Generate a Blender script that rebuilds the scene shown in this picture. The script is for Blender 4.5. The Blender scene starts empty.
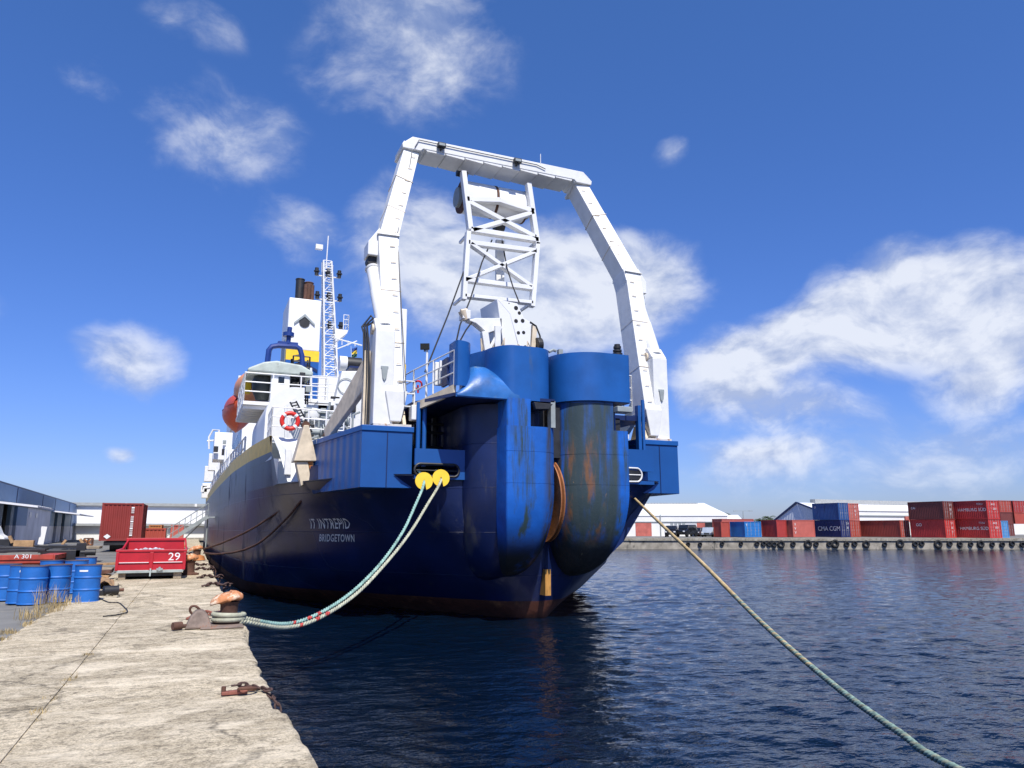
import bpy, bmesh, math, random
import numpy as np
from mathutils import Vector, Matrix, noise as mnoise
R = math.radians
rnd = random.Random(7)
scene = bpy.context.scene
col = scene.collection
GZ = 1.25            # quay top above the water (water is z = 0)
# ------------------------------------------------------------------ camera
FPX, HY, CZ = 740.0, 527.5, 2.85
PITCH = math.atan((HY - 384) / FPX)
YAW = math.atan(319 / math.hypot(FPX, HY - 384))
cam_d = bpy.data.cameras.new('camera')
cam_d.sensor_width = 36; cam_d.lens = FPX / 1024 * 36; cam_d.clip_start = 0.1; cam_d.clip_end = 6000
cam = bpy.data.objects.new('camera', cam_d); col.objects.link(cam)
cam.location = (0, 0, CZ); cam.rotation_euler = (R(90) + PITCH, 0, -YAW)
scene.camera = cam
_r = Vector((math.cos(YAW), -math.sin(YAW), 0)); _fh = Vector((math.sin(YAW), math.cos(YAW), 0)); _up = Vector((0, 0, 1))
_f = _fh * math.cos(PITCH) + _up * math.sin(PITCH); _u = _up * math.cos(PITCH) - _fh * math.sin(PITCH)
def ray(x, y): return _r * ((x - 512) / FPX) + _u * ((384 - y) / FPX) + _f
def at(x, y, X=None, Y=None, z=None):
    """the point of the world seen at a pixel, at a known X, Y or height"""
    d = ray(x, y)
    t = X / d.x if X is not None else (Y / d.y if Y is not None else (z - CZ) / d.z)
    return Vector((0, 0, CZ)) + d * t
def atp(x, y, p, q):
    """... on the vertical plane through plan points p and q"""
    d = ray(x, y); n = Vector((q[1] - p[1], p[0] - q[0], 0)); t = (Vector((p[0], p[1], 0)).dot(n)) / d.dot(n)
    return Vector((0, 0, CZ)) + d * t
# ------------------------------------------------------------------ light
SUN_EL, SUN_AZ = R(54), R(5)      # azimuth: to the left of straight behind the camera (-Y)
sdir = Vector((-math.sin(SUN_AZ) * math.cos(SUN_EL), -math.cos(SUN_AZ) * math.cos(SUN_EL), math.sin(SUN_EL)))
sl = bpy.data.lights.new('sun', 'SUN'); sl.energy = 4.2; sl.angle = R(0.5); sl.color = (1, .955, .88)
so = bpy.data.objects.new('sun', sl); col.objects.link(so); so.rotation_euler = sdir.to_track_quat('Z', 'Y').to_euler()
scene.view_settings.view_transform = 'Standard'; scene.view_settings.look = 'None'
scene.view_settings.exposure = 0.47; scene.view_settings.gamma = 1.0; scene.view_settings.use_curve_mapping = False
W = bpy.data.worlds.new('World'); scene.world = W; W.use_nodes = True
nt = W.node_tree; nt.nodes.clear()
def N(t, **k):
    n = nt.nodes.new(t)
    for a, v in k.items(): setattr(n, a, v)
    return n
def L(a, b): nt.links.new(a, b)
def M_(op, a, b=None, c=None):
    n = N('ShaderNodeMath', operation=op)
    for i, v in enumerate((a, b, c)):
        if v is None: continue
        if isinstance(v, (int, float)): n.inputs[i].default_value = v
        else: L(v, n.inputs[i])
    return n.outputs[0]
def VM(op, a, b=None):
    n = N('ShaderNodeVectorMath', operation=op)
    for i, v in enumerate((a, b)):
        if v is None: continue
        if isinstance(v, (tuple, Vector)): n.inputs[i].default_value = tuple(v)
        else: L(v, n.inputs[i])
    return n.outputs['Value'] if op == 'DOT_PRODUCT' else n.outputs['Vector']
sky = N('ShaderNodeTexSky'); sky.sky_type = 'NISHITA'; sky.sun_disc = False; sky.sun_elevation = SUN_EL
sky.sun_rotation = math.atan2(sdir.x, sdir.y); sky.air_density = 1.0; sky.dust_density = 0.35; sky.ozone_density = 3.0; sky.altitude = 0
tc = N('ShaderNodeTexCoord'); V = VM('NORMALIZE', tc.outputs['Generated'])
wn = N('ShaderNodeTexNoise'); wn.inputs['Scale'].default_value = 5.0; wn.inputs['Detail'].default_value = 3
L(V, wn.inputs['Vector'])
warp = VM('SCALE', VM('SUBTRACT', wn.outputs['Color'], (.5, .5, .5))); warp.node.inputs['Scale'].default_value = .09
VW = VM('ADD', V, warp)
# clouds of the real sky: (direction given by a pixel, angular radii, weight)
CL = [(410, 50, 125, 95, .66), (450, 85, 50, 45, .35), (232, 140, 105, 66, .66), (300, 232, 50, 42, .7), (132, 358, 62, 50, .85), (128, 452, 26, 14, .75),
      (425, 255, 85, 85, .85), (560, 285, 180, 75, 1.1), (500, 325, 140, 50, .7), (630, 275, 85, 55, .85), (925, 300, 135, 68, 1.15), (985, 330, 90, 60, .9), (815, 345, 150, 50, 1.05),
      (735, 378, 85, 50, .95), (985, 380, 85, 36, .8), (790, 412, 100, 34, .75), (765, 455, 95, 26, .62), (900, 455, 260, 60, .62), (700, 480, 200, 40, .45), (665, 155, 24, 18, .45),
      (85, 75, 55, 26, .42), (205, 30, 55, 32, .4), (350, 275, 50, 60, .35), (860, 320, 90, 45, .6), (1120, 330, 130, 60, .9), (-90, 300, 90, 60, .6),
      (250, -120, 160, 60, .6), (800, -90, 160, 60, .35), (1300, 430, 160, 60, .7)]
den = None
for (x, y, rx, ry, w) in CL:
    c = ray(x, y).normalized(); k = ray(x, y).length * FPX
    # local tangents: horizontal and up
    t1 = Vector((c.y, -c.x, 0)).normalized(); t2 = t1.cross(c).normalized()
    if t2.z < 0: t2 = -t2
    a = VM('DOT_PRODUCT', VW, tuple(t1 * (k / rx))); b = VM('DOT_PRODUCT', VW, tuple(t2 * (k / ry)))
    b = M_('ADD', b, 0.0)
    dd = M_('ADD', M_('MULTIPLY', a, a), M_('MULTIPLY', b, b))
    m = M_('MULTIPLY', M_('MAXIMUM', M_('SUBTRACT', 1.0, dd), 0.0), w)
    m = M_('MULTIPLY', m, M_('GREATER_THAN', VM('DOT_PRODUCT', V, tuple(c)), 0.2))
    den = m if den is None else M_('MAXIMUM', M_('ADD', M_('MULTIPLY', M_('MINIMUM', den, m), .35), M_('MAXIMUM', den, m)), 0.0)
mp = N('ShaderNodeMapping'); mp.inputs['Scale'].default_value = (1, 1, 1.7); L(VW, mp.inputs['Vector'])
def cn(vec, sc, det, ro):
    n = N('ShaderNodeTexNoise'); n.inputs['Scale'].default_value = sc; n.inputs['Detail'].default_value = det; n.inputs['Roughness'].default_value = ro
    L(vec, n.inputs['Vector']); return n.outputs['Fac']
n1 = cn(mp.outputs['Vector'], 8.0, 12, .60)
n2 = cn(VM('ADD', mp.outputs['Vector'], tuple(Vector((0, -.012, .03)))), 8.0, 7, .56)
tot = M_('ADD', den, M_('MULTIPLY', M_('SUBTRACT', n1, .5), 1.7))
mr = N('ShaderNodeMapRange'); mr.interpolation_type = 'SMOOTHSTEP'; L(tot, mr.inputs['Value'])
mr.inputs['From Min'].default_value = .14; mr.inputs['From Max'].default_value = .90
dmask = N('ShaderNodeMapRange'); dmask.interpolation_type = 'SMOOTHSTEP'; L(den, dmask.inputs['Value']); dmask.inputs['From Min'].default_value = 0; dmask.inputs['From Max'].default_value = .25
alpha = M_('MULTIPLY', M_('MULTIPLY', mr.outputs[0], dmask.outputs[0]), M_('MINIMUM', M_('ADD', M_('MULTIPLY', den, .72), .24), .92))
hz = N('ShaderNodeSeparateXYZ'); L(V, hz.inputs[0])
lo = N('ShaderNodeMapRange'); lo.interpolation_type = 'SMOOTHSTEP'; L(hz.outputs['Z'], lo.inputs['Value']); lo.inputs['From Min'].default_value = -.02; lo.inputs['From Max'].default_value = .1
alpha = M_('MULTIPLY', alpha, M_('ADD', M_('MULTIPLY', lo.outputs[0], .55), .45))
shd = N('ShaderNodeMapRange'); L(M_('ADD', M_('MULTIPLY', M_('SUBTRACT', n2, n1), 4.5), M_('MULTIPLY', tot, -.40)), shd.inputs['Value'])
shd.inputs['From Min'].default_value = -.75; shd.inputs['From Max'].default_value = .15
hs = N('ShaderNodeHueSaturation'); hs.inputs['Saturation'].default_value = 1.2; hs.inputs['Value'].default_value = 1.0; hs.inputs['Hue'].default_value = .505
L(sky.outputs[0], hs.inputs['Color'])
# deep clear blue overhead, a paler band low down: multiply gently by height
grd = N('ShaderNodeValToRGB'); L(hz.outputs['Z'], grd.inputs[0])
grd.color_ramp.elements[0].position = 0.0; grd.color_ramp.elements[0].color = (.46, .53, .92, 1)
grd.color_ramp.elements[1].position = .62; grd.color_ramp.elements[1].color = (.92, 1.02, 1.25, 1)
e = grd.color_ramp.elements.new(.16); e.color = (.60, .68, 1.06, 1)
mu = N('ShaderNodeMixRGB', blend_type='MULTIPLY'); mu.inputs[0].default_value = 1; L(hs.outputs[0], mu.inputs[1]); L(grd.outputs[0], mu.inputs[2])
cc = N('ShaderNodeMixRGB'); L(shd.outputs[0], cc.inputs[0]); cc.inputs[1].default_value = (6.1, 6.4, 7.1, 1); cc.inputs[2].default_value = (3.2, 3.8, 5.4, 1)
mx = N('ShaderNodeMixRGB'); L(alpha, mx.inputs[0]); L(mu.outputs[0], mx.inputs[1]); L(cc.outputs[0], mx.inputs[2])
bg = N('ShaderNodeBackground'); bg.inputs['Strength'].default_value = .1; L(mx.outputs[0], bg.inputs['Color'])
wo = N('ShaderNodeOutputWorld'); L(bg.outputs[0], wo.inputs['Surface'])

# ------------------------------------------------------------------ materials
def mat(name, base, rough=.5, metal=0.0, var=.12, vscale=3.0, stretch=(1, 1, 1), stain=None, samt=.0, sscale=2.0, sstretch=(1, 1, .15),
        bump=.0, bscale=20.0, spec=.5, coat=0.0, corr=None):
    """paint / stone / cloth with mottled tone, optional stain colour in streaks, optional bump or corrugation (axis, period)"""
    m = bpy.data.materials.new(name); m.use_nodes = True; t = m.node_tree; p = t.nodes['Principled BSDF']
    nn = lambda ty: t.nodes.new(ty)
    c = nn('ShaderNodeTexCoord')
    def nz(scale, st, det=6, ro=.55):
        mpn = nn('ShaderNodeMapping'); mpn.inputs['Scale'].default_value = st; t.links.new(c.outputs['Object'], mpn.inputs['Vector'])
        q = nn('ShaderNodeTexNoise'); q.inputs['Scale'].default_value = scale; q.inputs['Detail'].default_value = det; q.inputs['Roughness'].default_value = ro
        t.links.new(mpn.outputs[0], q.inputs['Vector']); return q.outputs['Fac']
    f = nz(vscale, stretch)
    mr = nn('ShaderNodeMapRange'); mr.inputs['From Min'].default_value = .3; mr.inputs['From Max'].default_value = .7
    mr.inputs['To Min'].default_value = 1 - var; mr.inputs['To Max'].default_value = 1 + var; t.links.new(f, mr.inputs['Value'])
    vm = nn('ShaderNodeVectorMath'); vm.operation = 'SCALE'; vm.inputs[0].default_value = base[:3]; t.links.new(mr.outputs[0], vm.inputs['Scale'])
    out = vm.outputs[0]
    if stain is not None:
        s = nz(sscale, sstretch, 9, .68)
        r = nn('ShaderNodeMapRange'); r.interpolation_type = 'SMOOTHSTEP'
        thr = .72 - samt * .35
        r.inputs['From Min'].default_value = thr; r.inputs['From Max'].default_value = thr + .13; t.links.new(s, r.inputs['Value'])
        mixn = nn('ShaderNodeMixRGB'); t.links.new(r.outputs[0], mixn.inputs[0]); t.links.new(out, mixn.inputs[1]); mixn.inputs[2].default_value = (*stain, 1)
        out = mixn.outputs[0]
        ra = nn('ShaderNodeMapRange'); ra.inputs['To Min'].default_value = rough; ra.inputs['To Max'].default_value = .85; t.links.new(r.outputs[0], ra.inputs['Value']); t.links.new(ra.outputs[0], p.inputs['Roughness'])
    else:
        ra = nn('ShaderNodeMapRange'); ra.inputs['To Min'].default_value = max(rough - .08, 0); ra.inputs['To Max'].default_value = rough + .1
        t.links.new(f, ra.inputs['Value']); t.links.new(ra.outputs[0], p.inputs['Roughness'])
    t.links.new(out, p.inputs['Base Color'])
    p.inputs['Metallic'].default_value = metal; p.inputs['Specular IOR Level'].default_value = spec; p.inputs['Coat Weight'].default_value = coat
    last = None
    if bump:
        b = nn('ShaderNodeBump'); b.inputs['Strength'].default_value = 1; b.inputs['Distance'].default_value = bump; t.links.new(nz(bscale, (1, 1, 1), 8, .6), b.inputs['Height']); last = b
    if corr:
        sp = nn('ShaderNodeSeparateXYZ'); t.links.new(c.outputs['Object'], sp.inputs[0])
        s1 = nn('ShaderNodeMath'); s1.operation = 'MULTIPLY'; s1.inputs[1].default_value = 2 * math.pi / corr[1]
        if corr[0] == 'XY':
            ad = nn('ShaderNodeMath'); ad.operation = 'ADD'; t.links.new(sp.outputs['X'], ad.inputs[0]); t.links.new(sp.outputs['Y'], ad.inputs[1]); t.links.new(ad.outputs[0], s1.inputs[0])
        else: t.links.new(sp.outputs[corr[0]], s1.inputs[0])
        s2 = nn('ShaderNodeMath'); s2.operation = 'SINE'; t.links.new(s1.outputs[0], s2.inputs[0])
        b = nn('ShaderNodeBump'); b.inputs['Distance'].default_value = corr[2]; t.links.new(s2.outputs[0], b.inputs['Height'])
        if last: t.links.new(last.outputs[0], b.inputs['Normal'])
        last = b
    if last: t.links.new(last.outputs[0], p.inputs['Normal'])
    return m
RUST = (.20, .065, .02); DARKRUST = (.07, .03, .018)
m_hull = mat('hull_navy_paint', (.005, .013, .064), .38, var=.35, vscale=.6, stain=(.045, .046, .062), samt=.42, sscale=1.1, sstretch=(1, .5, .22), bump=.012, bscale=1.2, spec=.5)  # pale grey streaks paint in the flank's sheen along with scuffs
def seams(m, w, h, dist):
    t = m.node_tree; p = t.nodes['Principled BSDF']; c = t.nodes.new('ShaderNodeTexCoord'); sp = t.nodes.new('ShaderNodeSeparateXYZ'); cb = t.nodes.new('ShaderNodeCombineXYZ')
    ad = t.nodes.new('ShaderNodeMath'); ad.operation = 'ADD'; t.links.new(c.outputs['Object'], sp.inputs[0]); t.links.new(sp.outputs['Y'], ad.inputs[0]); t.links.new(sp.outputs['X'], ad.inputs[1])
    t.links.new(ad.outputs[0], cb.inputs['X']); t.links.new(sp.outputs['Z'], cb.inputs['Y'])
    br = t.nodes.new('ShaderNodeTexBrick'); br.inputs['Scale'].default_value = 1; br.inputs['Brick Width'].default_value = w; br.inputs['Row Height'].default_value = h; br.inputs['Mortar Size'].default_value = .012; br.inputs['Mortar Smooth'].default_value = .6
    t.links.new(cb.outputs[0], br.inputs['Vector']); bp = t.nodes.new('ShaderNodeBump'); bp.inputs['Distance'].default_value = dist; t.links.new(br.outputs['Fac'], bp.inputs['Height'])
    old = p.inputs['Normal'].links[0].from_socket if p.inputs['Normal'].is_linked else None
    if old: t.links.new(old, bp.inputs['Normal'])
    t.links.new(bp.outputs[0], p.inputs['Normal'])
seams(m_hull, 3.4, 1.35, .012)
m_boot = mat('boot_topping', (.11, .035, .018), .7, var=.45, vscale=1.5, stain=(.22, .085, .03), samt=.5, bump=.02, bscale=4)
m_yel = mat('yellow_stripe_paint', (.72, .46, .05), .45, var=.15, stain=(.2, .1, .03), samt=.2, sscale=1.5)
m_blue = mat('bright_blue_paint', (.008, .085, .31), .42, var=.16, vscale=1.2, stain=(.03, .07, .13), samt=.28, sscale=1.3, sstretch=(1.6, 1.6, .2), bump=.006, bscale=2, spec=.45)
m_blue2 = mat('platform_blue_paint', (.007, .072, .27), .42, var=.1, vscale=.8, stain=(.03, .05, .09), samt=.15, sscale=2, bump=.006, bscale=1.5, corr=('Y', .62, .01))
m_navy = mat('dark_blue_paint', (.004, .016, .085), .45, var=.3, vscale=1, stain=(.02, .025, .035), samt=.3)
m_white = mat('white_ship_paint', (.72, .72, .70), .45, var=.07, stain=(.42, .27, .13), samt=.16, sscale=2.2, sstretch=(1.3, 1.3, .2), bump=.004, bscale=3)
m_whitec = mat('clean_white_paint', (.75, .75, .74), .4, var=.05, vscale=1)
m_cream = mat('rusty_cream_paint', (.62, .52, .38), .6, var=.2, stain=(.28, .12, .04), samt=.35, sscale=3)
m_grey = mat('grey_paint', (.27, .30, .30), .55, var=.15, stain=(.15, .1, .06), samt=.2)
m_dark = mat('black_machinery', (.018, .018, .02), .5, var=.4, stain=DARKRUST, samt=.3)
m_black = mat('black_rubber', (.012, .012, .013), .75, var=.4, bump=.01, bscale=15)
m_glass = mat('dark_window_glass', (.012, .015, .018), .08, var=.1, spec=.8)
m_rusty = mat('orange_rust_steel', (.42, .15, .04), .8, var=.35, vscale=4, stain=(.10, .035, .015), samt=.35, sscale=5, sstretch=(1, 1, 1), bump=.01, bscale=12)
m_sheave = mat('sheave_rust', (.30, .11, .035), .7, var=.25, vscale=4, stain=(.14, .05, .02), samt=.3, sscale=3, sstretch=(1, 1, .6), bump=.006, bscale=12)
m_brown = mat('dark_rust_steel', (.10, .045, .028), .8, var=.4, vscale=6, bump=.008, bscale=20)
m_orange = mat('lifeboat_orange', (.75, .10, .02), .4, var=.1, stain=(.35, .08, .03), samt=.15)
m_ylw = mat('yellow_panel', (.80, .52, .02), .45, var=.08)
m_redp = mat('bright_red_paint', (.62, .025, .015), .4, var=.1)
# ------------------------------------------------------------------ mesh helper
class MB:
    def __init__(s): s.v = []; s.f = []; s.m = []; s.k = 0
    def mi(s, k): s.k = k; return s
    def add(s, vs, fs):
        n = len(s.v); s.v += [tuple(v) for v in vs]
        for f in fs: s.f.append(tuple(i + n for i in f)); s.m.append(s.k)
        return s
    def box(s, x0, x1, y0, y1, z0, z1):
        return s.add([(x0, y0, z0), (x1, y0, z0), (x1, y1, z0), (x0, y1, z0), (x0, y0, z1), (x1, y0, z1), (x1, y1, z1), (x0, y1, z1)],
                     [(0, 3, 2, 1), (4, 5, 6, 7), (0, 1, 5, 4), (1, 2, 6, 5), (2, 3, 7, 6), (3, 0, 4, 7)])
    def beam(s, a, b, w, h, up=(0, 0, 1), w2=None, h2=None):
        a = Vector(a); b = Vector(b); d = (b - a).normalized(); up = Vector(up)
        x = d.cross(up)
        if x.length < 1e-4: x = d.cross(Vector((0, 1, 0)))
        x.normalize(); y = x.cross(d)
        w2 = w2 or w; h2 = h2 or h
        q = []
        for p, ww, hh in ((a, w, h), (b, w2, h2)):
            q += [p - x * ww / 2 - y * hh / 2, p + x * ww / 2 - y * hh / 2, p + x * ww / 2 + y * hh / 2, p - x * ww / 2 + y * hh / 2]
        return s.add(q, [(3, 2, 1, 0), (4, 5, 6, 7), (0, 1, 5, 4), (1, 2, 6, 5), (2, 3, 7, 6), (3, 0, 4, 7)])
    def prism(s, poly, off):
        """closed polygon (3-D points) extruded by a vector"""
        off = Vector(off); n = len(poly); a = [Vector(p) for p in poly]
        return s.add(a + [p + off for p in a], [tuple(range(n - 1, -1, -1)), tuple(range(n, 2 * n))] + [(i, (i + 1) % n, n + (i + 1) % n, n + i) for i in range(n)])
    def tube(s, path, r, n=8, caps=True):
        path = [Vector(p) for p in path]; k = len(path); rs = r if isinstance(r, (list, tuple)) else [r] * k
        vs = []; prev = None
        for i, p in enumerate(path):
            d = (path[min(i + 1, k - 1)] - path[max(i - 1, 0)]).normalized()
            if prev is None: x = d.orthogonal().normalized()
            else:
                x = prev - d * prev.dot(d)
                x = x.normalized() if x.length > 1e-6 else d.orthogonal().normalized()
            prev = x; y = d.cross(x)
            for j in range(n):
                a = 2 * math.pi * j / n; vs.append(p + (x * math.cos(a) + y * math.sin(a)) * rs[i])
        fs = [(i * n + j, i * n + (j + 1) % n, (i + 1) * n + (j + 1) % n, (i + 1) * n + j) for i in range(k - 1) for j in range(n)]
        if caps: fs += [tuple(range(n - 1, -1, -1)), tuple((k - 1) * n + j for j in range(n))]
        return s.add(vs, fs)
    def cyl(s, a, b, r, r2=None, n=20): return s.tube([a, b], [r, r if r2 is None else r2], n)
    def lathe(s, prof, c, n=24, ax='z'):
        vs = []
        for (r, h) in prof:
            for j in range(n):
                a = 2 * math.pi * j / n; p = (r * math.cos(a), r * math.sin(a), h)
                if ax == 'x': p = (h, p[0], p[1])
                if ax == 'y': p = (p[0], h, p[1])
                vs.append((c[0] + p[0], c[1] + p[1], c[2] + p[2]))
        k = len(prof)
        fs = [(i * n + j, i * n + (j + 1) % n, (i + 1) * n + (j + 1) % n, (i + 1) * n + j) for i in range(k - 1) for j in range(n)]
        fs += [tuple(range(n - 1, -1, -1)), tuple((k - 1) * n + j for j in range(n))]
        return s.add(vs, fs)
    def torus(s, c, R0, r, ax, n=20, k=8, sx=1.0):
        ax = Vector(ax).normalized(); x = ax.orthogonal().normalized(); y = ax.cross(x); vs = []
        for i in range(n):
            a = 2 * math.pi * i / n; d = x * math.cos(a) * sx + y * math.sin(a); dn = d.normalized()
            for j in range(k):
                b = 2 * math.pi * j / k; vs.append(Vector(c) + d * R0 + dn * r * math.cos(b) + ax * r * math.sin(b))
        return s.add(vs, [(i * k + j, ((i + 1) % n) * k + j, ((i + 1) % n) * k + (j + 1) % k, i * k + (j + 1) % k) for i in range(n) for j in range(k)])
    def grid(s, fn, nu, nv, closed=False):
        vs = [fn(i / nu, j / nv) for i in range(nu + 1) for j in range(nv + 1)]
        return s.add(vs, [(i * (nv + 1) + j, (i + 1) * (nv + 1) + j, (i + 1) * (nv + 1) + j + 1, i * (nv + 1) + j + 1) for i in range(nu) for j in range(nv)])
    def build(s, name, mats, parent=None, smooth=False, bevel=0, solid=0, sub=None, angle=40):
        me = bpy.data.meshes.new(name)
        root = parent
        while root is not None and root.parent is not None: root = root.parent
        off = Vector(root.location) if root is not None else Vector((0, 0, 0))
        me.from_pydata([(v[0] - off.x, v[1] - off.y, v[2] - off.z) for v in s.v], [], s.f)
        mats = mats if isinstance(mats, (list, tuple)) else [mats]
        for mm in mats: me.materials.append(mm)
        if len(mats) > 1: me.polygons.foreach_set('material_index', [min(k, len(mats) - 1) for k in s.m])
        bm = bmesh.new(); bm.from_mesh(me); bmesh.ops.recalc_face_normals(bm, faces=bm.faces); bm.to_mesh(me); bm.free()
        if smooth:
            me.polygons.foreach_set('use_smooth', [True] * len(me.polygons))
            try: me.set_sharp_from_angle(angle=R(angle))
            except Exception: pass
        o = bpy.data.objects.new(name, me); col.objects.link(o)
        if parent is not None: o.parent = parent
        if solid: md = o.modifiers.new('solid', 'SOLIDIFY'); md.thickness = solid; md.offset = 0; ms = o.modifiers.new('split', 'EDGE_SPLIT'); ms.split_angle = R(38)
        if bevel: md = o.modifiers.new('bevel', 'BEVEL'); md.width = bevel; md.segments = 2; md.limit_method = 'ANGLE'
        return o
def tag(o, label=None, cat=None, group=None, kind=None):
    if label: o['label'] = label
    if cat: o['category'] = cat
    if group: o['group'] = group
    if kind: o['kind'] = kind
    return o
def empty(name, loc, label, cat, group=None):
    o = bpy.data.objects.new(name, None); o.empty_display_size = .3; col.objects.link(o); o.location = loc
    return tag(o, label, cat, group)
def copy_tree(o, parent=None):
    c = o.copy(); col.objects.link(c)
    if parent is not None: c.parent = parent
    for ch in list(o.children): copy_tree(ch, c)
    return c
def text(name, body, size, m, parent, fn, align='LEFT', sx=1.0, shear=0.0, res=3, cut=0, off_=0.0, sp_=1.0):
    cu = bpy.data.curves.new('t', 'FONT'); cu.body = body; cu.size = size; cu.align_x = align; cu.resolution_u = res; cu.shear = shear; cu.offset = off_; cu.space_character = sp_
    t = bpy.data.objects.new('t', cu); col.objects.link(t)
    me = bpy.data.meshes.new_from_object(t.evaluated_get(bpy.context.evaluated_depsgraph_get()))
    bpy.data.objects.remove(t); me.name = name
    if cut:
        bm = bmesh.new(); bm.from_mesh(me); bmesh.ops.triangulate(bm, faces=bm.faces); bmesh.ops.subdivide_edges(bm, edges=bm.edges, cuts=cut, use_grid_fill=True); bm.to_mesh(me); bm.free()
    root = parent
    while root is not None and root.parent is not None: root = root.parent
    off = Vector(root.location) if root is not None else Vector((0, 0, 0))
    for v in me.vertices: v.co = Vector(fn(v.co.x * sx, v.co.y)) - off
    me.materials.clear(); me.materials.append(m)
    o = bpy.data.objects.new(name, me); col.objects.link(o); o.parent = parent
    return o
def rail(mb, path, h=1.0, rows=(.35, .68, 1.0), step=1.1, r=.022):
    """pipe railing along a 3-D polyline"""
    path = [Vector(p) for p in path]
    for z in rows: mb.tube([p + Vector((0, 0, h * z)) for p in path], r, 6)
    for a, b in zip(path[:-1], path[1:]):
        n = max(1, round((b - a).length / step))
        for i in range(n + 1):
            p = a.lerp(b, i / n); mb.tube([p, p + Vector((0, 0, h))], r * 1.15, 6)
    return mb
def flood(parent, p, face, s=.3):
    """a small floodlight part with its lens"""
    p = Vector(p); f = Vector(face).normalized()
    b = MB().beam(p, p - f * s * .5, s * 1.4, s).beam(p - f * s * .25 - Vector((0, 0, s * .8)), p - f * s * .25, .05, .05).build('floodlight', m_dark, parent)
    MB().beam(p + f * .02, p + f * .006, s * 1.2, s * .8).build('lens', m_glass, b)
    return b
# ================================================================== WATER
def build_water():
    m = bpy.data.materials.new('harbour_water'); m.use_nodes = True; t = m.node_tree; p = t.nodes['Principled BSDF']
    p.inputs['Base Color'].default_value = (.0012, .006, .016, 1); p.inputs['Roughness'].default_value = .10; p.inputs['IOR'].default_value = 1.33
    g = t.nodes.new('ShaderNodeNewGeometry'); mp_ = t.nodes.new('ShaderNodeMapping'); mp_.inputs['Rotation'].default_value = (0, 0, R(25)); mp_.inputs['Scale'].default_value = (.75, 1.25, 1)
    t.links.new(g.outputs['Position'], mp_.inputs[0])
    prev = None
    for sc, ds, det in ((1.6, .10, 4), (5.5, .024, 4), (.13, .25, 2)):
        nz = t.nodes.new('ShaderNodeTexNoise'); nz.inputs['Scale'].default_value = sc; nz.inputs['Detail'].default_value = det; nz.inputs['Roughness'].default_value = .55
        t.links.new(mp_.outputs[0], nz.inputs['Vector'])
        b = t.nodes.new('ShaderNodeBump'); b.inputs['Distance'].default_value = ds; t.links.new(nz.outputs['Fac'], b.inputs['Height'])
        if prev: t.links.new(prev.outputs[0], b.inputs['Normal'])
        prev = b
    t.links.new(prev.outputs[0], p.inputs['Normal'])
    nr, na = 620, 560
    rr = 2.2 * (130 / 2.2) ** (np.arange(nr) / (nr - 1)); rr = np.concatenate([rr, [170, 260, 500, 1200, 4000]]); nr = len(rr)
    aa = np.linspace(R(-12), R(112), na)       # bearings from +Y towards +X: the basin's side of the quay
    RR, AA = np.meshgrid(rr, aa, indexing='ij')
    X = RR * np.sin(AA); Y = RR * np.cos(AA) - 1.5
    dr = np.gradient(rr); cell = np.maximum(np.maximum(dr[:, None], (RR * (aa[1] - aa[0]))), .02)
    rs = np.random.RandomState(3); H = np.zeros_like(X)
    for i in range(46):
        lam = .30 * (7.0 ** rs.rand()); th = R(58) + rs.randn() * .55; k = 2 * math.pi / lam
        amp = .0058 * lam ** .55 * (.6 + .8 * rs.rand()); ph = rs.rand() * 6.28
        w = np.clip((lam / cell - 2.5) / 3, 0, 1)
        q = np.sin(k * (X * math.cos(th) + Y * math.sin(th)) + ph + .8 * np.sin(X * .21 * rs.rand() + Y * .17 + ph))
        H += w * amp * (1 - 2 * np.abs(q) ** 1.3 * .5 * 1.0 + .4 * q)
    H -= H.mean(axis=1, keepdims=True)
    # a calmer patch in the lee of the ship's stern
    H *= .55 + .45 * np.clip((np.hypot(X - 4, Y - 14) - 4) / 10, 0, 1)
    vs = np.stack([X, Y, H], -1).reshape(-1, 3)
    idx = np.arange(nr * na).reshape(nr, na)
    q = np.stack([idx[:-1, :-1], idx[:-1, 1:], idx[1:, 1:], idx[1:, :-1]], -1).reshape(-1, 4)
    me = bpy.data.meshes.new('water'); me.vertices.add(len(vs)); me.vertices.foreach_set('co', vs.ravel())
    me.loops.add(q.size); me.loops.foreach_set('vertex_index', q.ravel()); me.polygons.add(len(q))
    me.polygons.foreach_set('loop_start', np.arange(len(q)) * 4); me.polygons.foreach_set('loop_total', np.full(len(q), 4)); me.update(); me.validate()
    me.polygons.foreach_set('use_smooth', [True] * len(q)); me.materials.append(m)
    bm = bmesh.new(); bm.from_mesh(me); f0 = next(iter(bm.faces)); f0.normal_update()
    if f0.normal.z < 0: bmesh.ops.reverse_faces(bm, faces=bm.faces)
    bm.to_mesh(me); bm.free()
    o = bpy.data.objects.new('water', me); col.objects.link(o); tag(o, kind='structure')
build_water()
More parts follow.
